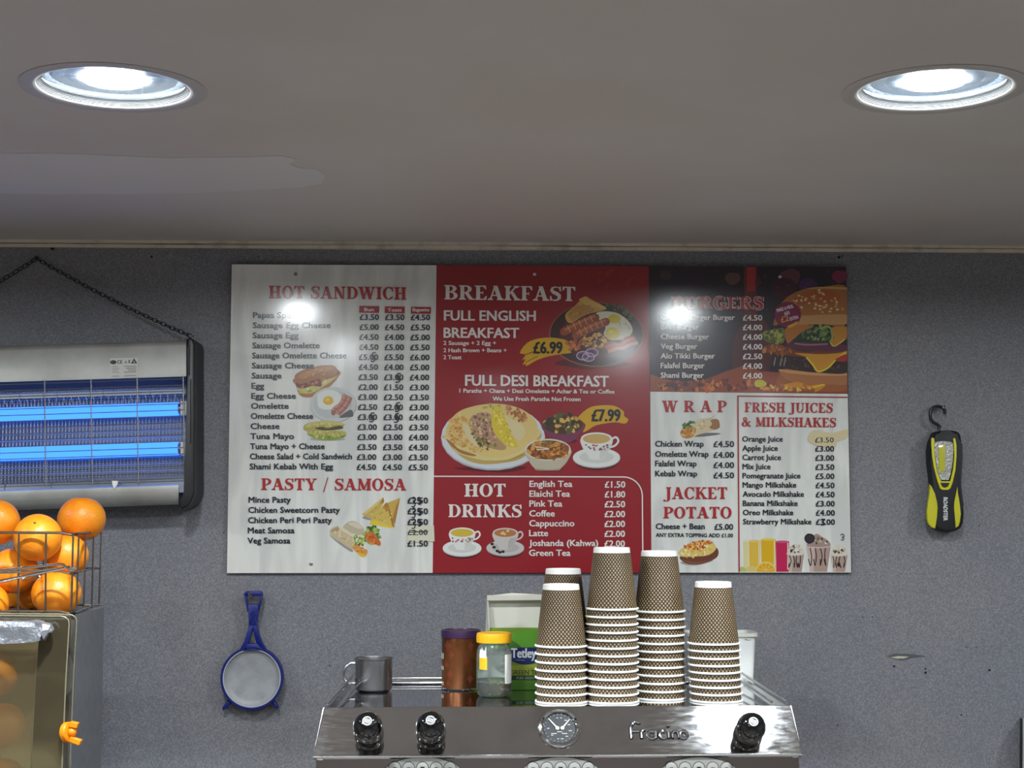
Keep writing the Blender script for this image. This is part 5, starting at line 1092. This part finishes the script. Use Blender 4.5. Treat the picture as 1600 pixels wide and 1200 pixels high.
a.poly([(764,1078), (882,1078), (882,1028), (764,1028)], (142,168,44)); a.poly([(764,1030), (882,1030), (882,983.5), (846,983), (826,984), (808,987), (797,991), (780,1000), (764,1004)], (96,162,44))
a.sm([(764,1004), (790,999), (802,1003), (812,1011), (818,1018), (822,1029), (764,1031)], (58,110,40)); a.poly([(764,1010), (882,1010.5), (882,1030), (764,1030)], (96,160,60)); a.sm([(764,1000), (792,998), (806,1004), (817,1014), (820,1024), (764,1024)], (64,116,42))
a.poly([(764,1054), (882,1054), (882,1078), (764,1078)], (120,160,40)); a.poly([(764,1066), (882,1062), (882,1078), (764,1078)], (92,146,40)); a.poly([(764,1040), (882,1038), (882,1055), (764,1055)], (172,186,64))
a.sm([(786,1014), (800,1012.5), (822,1011.5), (850,1012), (857,1014), (854,1024), (842,1034), (822,1038.5), (804,1035), (790,1025)], (14,34,96)); a.txt('Tetley', 799, 1027.5, 14, (226,228,232), w=38.5); a.line([(806,1031.5), (820,1031.5)], .8, (120,130,170))
a.txt('GREEN TEA', 797, 1054, 6.6, (70,84,22), w=50); a.poly([(764,1055.5), (882,1055.5), (882,1063), (764,1063)], (20,74,40)); a.txt('PURE GREEN', 807, 1061.2, 3.7, (150,180,140), w=27)
a.build('carton_print', M['matte_print'], tea)
# --- unidentified thing glimpsed between the stacks, built as a yellow topped pot
c = at_z(917, 1072, TZ); mb = MB(); zt_ = at_y(917, 959, c.y).z; mb.box((c.x-.012, c.y-.0, TZ), (c.x+.012, c.y+.02, zt_-.022)); 
pk = thing('little_pot', (c.x, c.y, TZ), 'dark little pot with a yellow top glimpsed between the left paper cup stacks', 'spice jar'); mb.bm.free()
MB().lathe([(0, 0), (.013, .001), (.0135, zt_-TZ-.022), (.012, zt_-TZ-.02)], (c.x, c.y+.014, TZ), n=24).build('pot', M['gloss_black'], pk); MB().lathe([(.0125, zt_-TZ-.021), (.0145, zt_-TZ-.02), (.0145, zt_-TZ-.001), (.013, zt_-TZ), (0, zt_-TZ)], (c.x, c.y+.014, TZ), n=24).build('lid', mat('lime_lid', (196,180,50), .5), pk)
# --- white tub at the back right
ty0 = at_z(1150, 1066.5, TZ).y; tub = thing('plastic_tub', (at_y(1130,1066,ty0).x, ty0+.03, TZ), 'milky white plastic tub behind the right hand stack of paper cups', 'tub')
M['tub'] = mat('milky_plastic', (214,216,214), .4, var=(20, (226,226,222), .4, .7))
def rrect(x0, x1, y0, y1, z, r, n=5):
    out = []
    for cx, cy, a0 in ((x1-r,y1-r,0), (x0+r,y1-r,90), (x0+r,y0+r,180), (x1-r,y0+r,270)):
        for i in range(n+1): t = math.radians(a0+90*i/n); out.append(Vector((cx+r*math.cos(t), cy+r*math.sin(t), z)))
    return out
def loft(mb, rings, cap0=True, cap1=False):
    V_ = [[mb.bm.verts.new(q_) for q_ in r_] for r_ in rings]; n = len(V_[0])
    for a_, b_ in zip(V_, V_[1:]):
        for k in range(n): mb.bm.faces.new((a_[k], a_[(k+1) % n], b_[(k+1) % n], b_[k]))
    if cap0: mb.bm.faces.new(V_[0][::-1])
    if cap1: mb.bm.faces.new(V_[-1])
ux0, ux1 = at_y(1076,1000,ty0).x, at_y(1178.5,1066,ty0).x; uz = at_y(1150, 990, ty0).z; dD = .085
mb = MB(); loft(mb, [rrect(ux0+.006, ux1, ty0+.002, ty0+dD-.004, TZ+.0005, .008), rrect(ux0, ux1+.005, ty0, ty0+dD, uz, .010), rrect(ux0+.0015, ux1+.0035, ty0+.0015, ty0+dD-.0015, uz, .009), rrect(ux0+.0075, ux1-.0015, ty0+.0035, ty0+dD-.0055, TZ+.003, .007)], True, True); mb.build('tub_body', M['tub'], tub)
mb = MB(); loft(mb, [rrect(ux0-.001, ux1+.006, ty0-.001, ty0+dD+.001, uz-.0065, .011), rrect(ux0-.003, ux1+.009, ty0-.0035, ty0+dD+.003, uz-.0055, .012), rrect(ux0-.003, ux1+.009, ty0-.0035, ty0+dD+.003, uz+.0005, .012), rrect(ux0+.002, ux1+.004, ty0+.002, ty0+dD-.002, uz+.0005, .009)], False); mb.build('rim', mat('tub_rim', (206,206,194), .4), tub)
mb = MB(); mb.tube([at_y(x, y, ty0-.0005) for x, y in ((1164,998.5), (1169,999.5), (1174,998.5))], .0008, 6); mb.build('pull_tab', M['dark_steel'], tub)

# ================================================================== JUICER WITH ORANGES
D1, D2 = 2.400, 2.57
def jp(px, py, depth): return at_d(px, py, depth)
JX1 = jp(116, 1000, D1).x; JX0 = JX1-.42; JY0, JY1 = CAM.y+D1, CAM.y+D2+.0
JT = jp(116, 960, D1).z
ju = thing('orange_juicer', ((JX0+JX1)/2, (JY0+JY1)/2, CT), 'grey orange juicer with a smoky clear front cover at the left edge', 'juicer')
M['jgrey'] = mat('juicer_body', (101,103,107), .38, var=(60, (90,92,96), .4, .7)); M['jin'] = mat('juicer_inside', (112,104,80), .5)
JR = jp(157, 1000, D2).x
mb = MB()                                              # side wall, slightly splayed to the back
mb.hexa([(JX1, JY0, CT), (JX1-.006, JY0, CT), (JX1-.006, JY0, JT), (JX1, JY0, JT)], [(JX1+.006, JY1, CT), (JX1, JY1, CT), (JX1, JY1, JT), (JX1+.006, JY1, JT)])
mb.box((JX0, JY0, CT), (JX0+.006, JY1, JT)); mb.box((JX0, JY1-.006, CT), (JX1+.003, JY1, JT)); mb.box((JX0, JY0, JT-.008), (JX1, JY1, JT)); mb.build('casing', M['jgrey'], ju, smooth=0)
MB().box((JX0+.006, JY1-.016, CT), (JX1-.006, JY1-.006, JT-.008)).build('inner_back', M['jin'], ju, smooth=0)
M['smoke'] = clear('smoky_cover', (.86,.84,.74), .2, .13, (150,138,108)); M['fog'] = clear('foggy_guide', (.97,.95,.90), .1, .42, (186,168,134), .2)
def sheet(P, y0, y1, m, name, bev=.004): mb = MB(); mb.ext(P, (0, y1-y0, 0), bev); return mb.build(name, m, ju)
DCV = 2.352; cy_ = CAM.y+DCV
def cv(x, y): return at_d(x, y, DCV)
Pc = [cv(-170,1600), cv(90,1600), cv(97,1200), cv(103,1060), cv(108,975), cv(107,969), cv(102,964.5), cv(96,963), cv(-170,960)]
mb = MB(); V_ = [mb.bm.verts.new(q_) for q_ in Pc]; W_ = [mb.bm.verts.new(q_+Vector((.0, JY0-cy_-.002, 0))) for q_ in Pc]; mb.bm.faces.new(V_)
for i in range(len(Pc)-1): mb.bm.faces.new((V_[i], V_[i+1], W_[i+1], W_[i]))
cover = mb.build('front_cover', M['smoke'], ju, smooth=0)
mb = MB(); mb.tube([q_+Vector((0, -.0003, 0)) for q_ in Pc[1:]], .0011, 6); mb.tube([q_+Vector((0, JY0-cy_-.003, 0)) for q_ in Pc[1:]], .0009, 6); mb.build('cover_edge', mat('cover_edge', (128,122,98), .3), cover)
mb = MB(); G_ = [at_d(-170,1600,2.39), at_d(34,1600,2.39), at_d(48,1200,2.39), at_d(54,1080,2.39), at_d(60,985,2.39), at_d(-170,985,2.39)]; mb.bm.faces.new([mb.bm.verts.new(q_) for q_ in G_]); mb.build('fruit_guide', M['fog'], ju, smooth=0)
mb = MB(); mb.tube(G_[1:5], .0012, 6); mb.build('guide_edge', mat('guide_edge', (132,126,106), .3), ju)
# orange locking knob on the cover's right edge
kc = at_d(106, 1144, 2.35); mb = MB(); rK = 15.5*mpp(2.35); ax = Vector((.93, -.32, .1)).normalized()
mb.lathe([(0, 0), (rK*.9, 0), (rK, .003), (rK, .009), (rK*.72, .011), (rK*.5, .011), (rK*.45, .006), (0, .006)], kc-ax*.006, ax, 28)
mb.box(kc+Vector((.004, -.009, .0075)), kc+Vector((.016, .003, .0155)), (0, .2, 0)); mb.box(kc+Vector((.004, -.009, -.0160)), kc+Vector((.021, .003, -.0080)), (0, .35, 0)); mb.ball(kc+ax*.007, .0075, seg=12, rings=8); mb.build('locking_knob', M['orange_plastic'], ju, bev=.0008)
# crumpled foil parcel across the cover
mb = MB(); bmesh.ops.create_cube(mb.bm, size=1); bmesh.ops.subdivide_edges(mb.bm, edges=mb.bm.edges, cuts=14, use_grid_fill=True)
fa, fb = at_d(-110, 1004, 2.335), at_d(68, 970, 2.335); cz = (fa+fb)/2
for v in mb.bm.verts:
    x = v.co.x+.5; q_ = Vector((fa.x+(fb.x-fa.x)*x, cz.y+v.co.y*.024, cz.z+v.co.z*(fb.z-fa.z)*(1-.15*max(0, x-.9)*10)))
    nn = Vector((noise.noise(q_*55), noise.noise(q_*55+Vector((9, 0, 0))), noise.noise(q_*55+Vector((0, 9, 0)))))*.0032; v.co = q_+nn+Vector((0, 0, .0)); 
mb.build('foil_wrapping', mat('crumpled_foil', (168,171,180), .28, .7, bump=(70, .8, .004)), ju, smooth=18)
mb = MB(); tw = [at_d(66, 986, 2.335), at_d(73, 984, 2.335), at_d(78, 982, 2.335), at_d(81.5, 986, 2.335)]; mb.tube(tw, .012, 7, rs=[.0155, .011, .0075, .003]); 
for v in mb.bm.verts: v.co += Vector((noise.noise(v.co*90), noise.noise(v.co*90+Vector((5, 0, 0))), noise.noise(v.co*90+Vector((0, 5, 0)))))*.004
mb.build('foil_twist', bpy.data.materials['crumpled_foil'], ju, smooth=15)

# --- wire basket on top
bk = thing('wire_basket', ((JX0+JX1)/2, (JY0+JY1)/2, JT), 'square steel wire basket full of oranges on top of the juicer', 'wire basket')
BX1 = jp(113, 900, D1).x; BXb = jp(158, 900, D2+.03).x; BX0 = JX0+.01; BYb = CAM.y+D2+.03
zr, zm, zb = jp(113, 835.5, D1).z, jp(113, 896, D1).z, JT+.0018
def loop(z, dz=.0015): return [Vector((BX0, JY0, z+.004)), Vector((BX1-.02, JY0, z+.003)), Vector((BX1-.004, JY0, z)), Vector((BX1, JY0+.004, z)), Vector((BX1+.004, JY0+.02, z+dz)), Vector((BXb-.006, BYb-.02, z+dz)), Vector((BXb, BYb-.004, z)), Vector((BXb-.004, BYb, z)), Vector((BX0, BYb, z))]
mb = MB(); mb.tube(loop(zr), .0021, 8, closed=True); mb.build('top_rail', M['wire'], bk)
mb = MB(); mb.tube(loop(zm), .0016, 8, closed=True); mb.build('middle_rail', M['wire'], bk)
mb = MB(); mb.tube(loop(zb), .0018, 8, closed=True); mb.build('bottom_rail', M['wire'], bk)
mb = MB()
for i in range(9):
    X_ = jp(113-42.5*i, 900, D1).x
    if X_ > BX0: mb.tube([(X_, JY0-.001, zr+.003), (X_+.002*(i > 0), JY0-.001, zb)], .0016, 7)
for t in (.18, .42, .70, .97): x = BX1+(BXb-BX1)*t; y = JY0+(BYb-JY0)*t; mb.tube([(x, y, zr), (x-.001, y, zb)], .0015, 7)
for i in range(1, 9): x = BXb-.048*i; mb.tube([(x, BYb, zr), (x, BYb, zb)], .0015, 7) if x > BX0 else None
mb.build('uprights', M['wire'], bk)
mb = MB()
for i in range(1, 9): x = BX1-.046*i; mb.tube([(x, JY0, zb), (x, BYb, zb)], .0013, 6)
mb.build('base_wires', M['wire'], bk)
# --- tongs leaning across the basket front
DT = D1-.012
tg = thing('steel_tongs', at_d(60, 890, DT), 'slim steel wire tongs lying across the front of the orange basket', 'tongs')
mb = MB(); mb.tube([at_d(x, y, DT-.006) for x, y in ((-120,905), (0,891.5), (60,885), (92,881.5), (99,882.5), (106,888.5), (111,888.5), (117,885.5), (118,888), (113,891), (107,890.5))], .0021, 8); mb.build('tong_arm', M['chrome'], tg)
mb = MB(); mb.tube([at_d(x, y, DT-.001) for x, y in ((-120,930), (0,908.5), (50,898), (90,889.5), (104,886.5), (110,886))], .0024, 8); mb.build('tong_arm', M['chrome'], tg)
mb = MB(); mb.tube([at_d(x, y, DT-.003) for x, y in ((-60,899), (0,895.5), (40,893.5), (72,890.5), (90,887))], .0016, 8); mb.build('tong_spring', M['chrome'], tg)
mb = MB(); mb.tube([at_d(49+14*math.cos(t*PI/8), 903-.1*14*math.cos(t*PI/8)+3*math.sin(t*PI/8), DT-.002) for t in range(16)], .0011, 6, closed=True); mb.build('tong_ring', M['chrome'], tg)
# --- oranges
def orange_mat():
    m = mat('orange_peel', (236,128,12), .36, spec=.45); nt = m.node_tree; b = nt.nodes['Principled BSDF']; L = nt.links.new; tcn = nd(nt, 'ShaderNodeTexCoord')
    n = nd(nt, 'ShaderNodeTexNoise'); n.inputs['Scale'].default_value = 26; n.inputs['Detail'].default_value = 3; r = nd(nt, 'ShaderNodeValToRGB'); r.color_ramp.elements[0].position = .35; r.color_ramp.elements[1].position = .7
    r.color_ramp.elements[0].color = (*lin((226,122,14)), 1); r.color_ramp.elements[1].color = (*lin((238,154,34)), 1); L(tcn.outputs['Object'], n.inputs['Vector']); L(n.outputs['Fac'], r.inputs[0]); L(r.outputs[0], b.inputs['Base Color'])
    v = nd(nt, 'ShaderNodeTexVoronoi'); v.inputs['Scale'].default_value = 480; L(tcn.outputs['Object'], v.inputs['Vector']); bp = nd(nt, 'ShaderNodeBump'); bp.inputs['Strength'].default_value = .3; bp.inputs['Distance'].default_value = .0008; L(v.outputs['Distance'], bp.inputs['Height']); L(bp.outputs[0], b.inputs['Normal']); return m
M['orange'] = orange_mat(); M['stem'] = mat('orange_stem', (120,130,70), .7); M['navel'] = mat('orange_navel', (70,46,14), .8)
def orange(px, py, rpx, depth, label, sq=(1,1,.96), rot=(0,0,0), stem=None, group=None):
    c = at_d(px, py, depth); r = rpx*mpp(depth); t = thing('orange', c, label, 'orange', group); mb = MB()
    mb.ball(c, r, (1,1,1), 40, 28); R = Euler(rot).to_matrix(); ph = random.random()*9
    for v in mb.bm.verts:
        q_ = R.transposed() @ (v.co-c); d = q_.normalized(); dim = -.045*math.exp(-((1-d.z)/.03)) - .03*math.exp(-((1+d.z)/.03)); k = 1+.018*noise.noise(d*1.3+Vector((ph, 0, 0)))+dim
        v.co = c+R @ Vector((q_.x*sq[0]*k, q_.y*sq[1]*k, q_.z*sq[2]*k))
    mb.build('peel', M['orange'], t)
    ax_ = R @ Vector((0, 0, 1)); o = c+ax_*r*sq[2]*.955; mb = MB()
    if stem == 'stem':
        mb.lathe([(0, .0016), (.0018, .0016), (.0026, .0006), (.003, -.001)], o, ax_, 12); x_ = ax_.cross(Vector((1, 0, 0))).normalized(); y_ = ax_.cross(x_)
        for k in range(5): t_ = 2*PI*k/5; d = x_*math.cos(t_)+y_*math.sin(t_); s_ = ax_.cross(d); mb.ext([o+d*.002+s_*.0012, o+d*.0052, o+d*.002-s_*.0012], ax_*.0008)
        mb.build('stem', M['stem'], t)
    elif stem == 'navel': mb.lathe([(0, .0009), (.0014, .0008), (.0022, 0), (.0022, -.002)], o, ax_, 10); mb.build('navel', M['navel'], t)
    else: mb.bm.free()
    return t
def look(dx, dz): return (math.atan2(1, dz) if False else math.radians(90-dz), 0, math.radians(dx))
orange(-4, 816, 34, 2.48, 'orange with a green stem star at the left edge above the basket rail', stem='stem', rot=look(8, 2))
orange(59, 840, 36.5, 2.447, 'large orange held behind the basket top rail, left of the highest orange', (1.0,1,.98), rot=look(4, 42), stem='navel')
orange(127.5, 811, 36, 2.547, 'highest orange, perched alone on the right corner of the basket rim', (1.02,1,.95))
orange(104, 868, 33.5, 2.502, 'orange below the highest one, behind the right basket uprights')
orange(22, 892, 36.5, 2.486, 'orange behind the tongs at the left, under the top row of oranges')
orange(88.5, 927, 37, 2.462, 'bottom right orange standing on the basket floor beside the corner', (1.02,1,.93))
orange(58, 926, 33, 2.545, 'shaded orange at the back of the basket floor, left of the bottom right one')
orange(-21, 944, 34, 2.456, 'cut off orange on the basket floor at the left edge')
orange(14, 944, 31, 2.60, 'deep orange glimpsed low at the back of the basket')
# fruit waiting behind the smoky cover
orange(-9, 1054, 36, 2.47, 'upper hazy orange behind the smoky juicer cover')
orange(3, 1134, 36, 2.455, 'middle hazy orange behind the smoky juicer cover')
orange(0, 1222, 38, 2.46, 'lowest hazy orange behind the smoky juicer cover, cut off by the picture edge')

# ================================================================== WHITE BOX AT THE RIGHT EDGE
wb = thing('wall_dispenser', at_y(1660, 1330, -.05), 'white box with a dark side fixed to the wall at the lower right edge', 'dispenser')
mb = MB(); mb.ext([at_y(x, y, -.004) for x, y in ((1593.5,1124), (1593,1122), (1730,1122), (1730,1380), (1592,1380))], (0, -.03, 0)); mb.build('back_plate', mat('dark_plate', (44,48,50), .4), wb, smooth=0)
mb = MB(); mb.ext([at_y(x, y, -.034) for x, y in ((1598,1122), (1730,1122), (1730,1372), (1596.5,1372), (1598,1160))], (0, -.05, 0), .01); mb.build('front_cover', M['white'], wb)
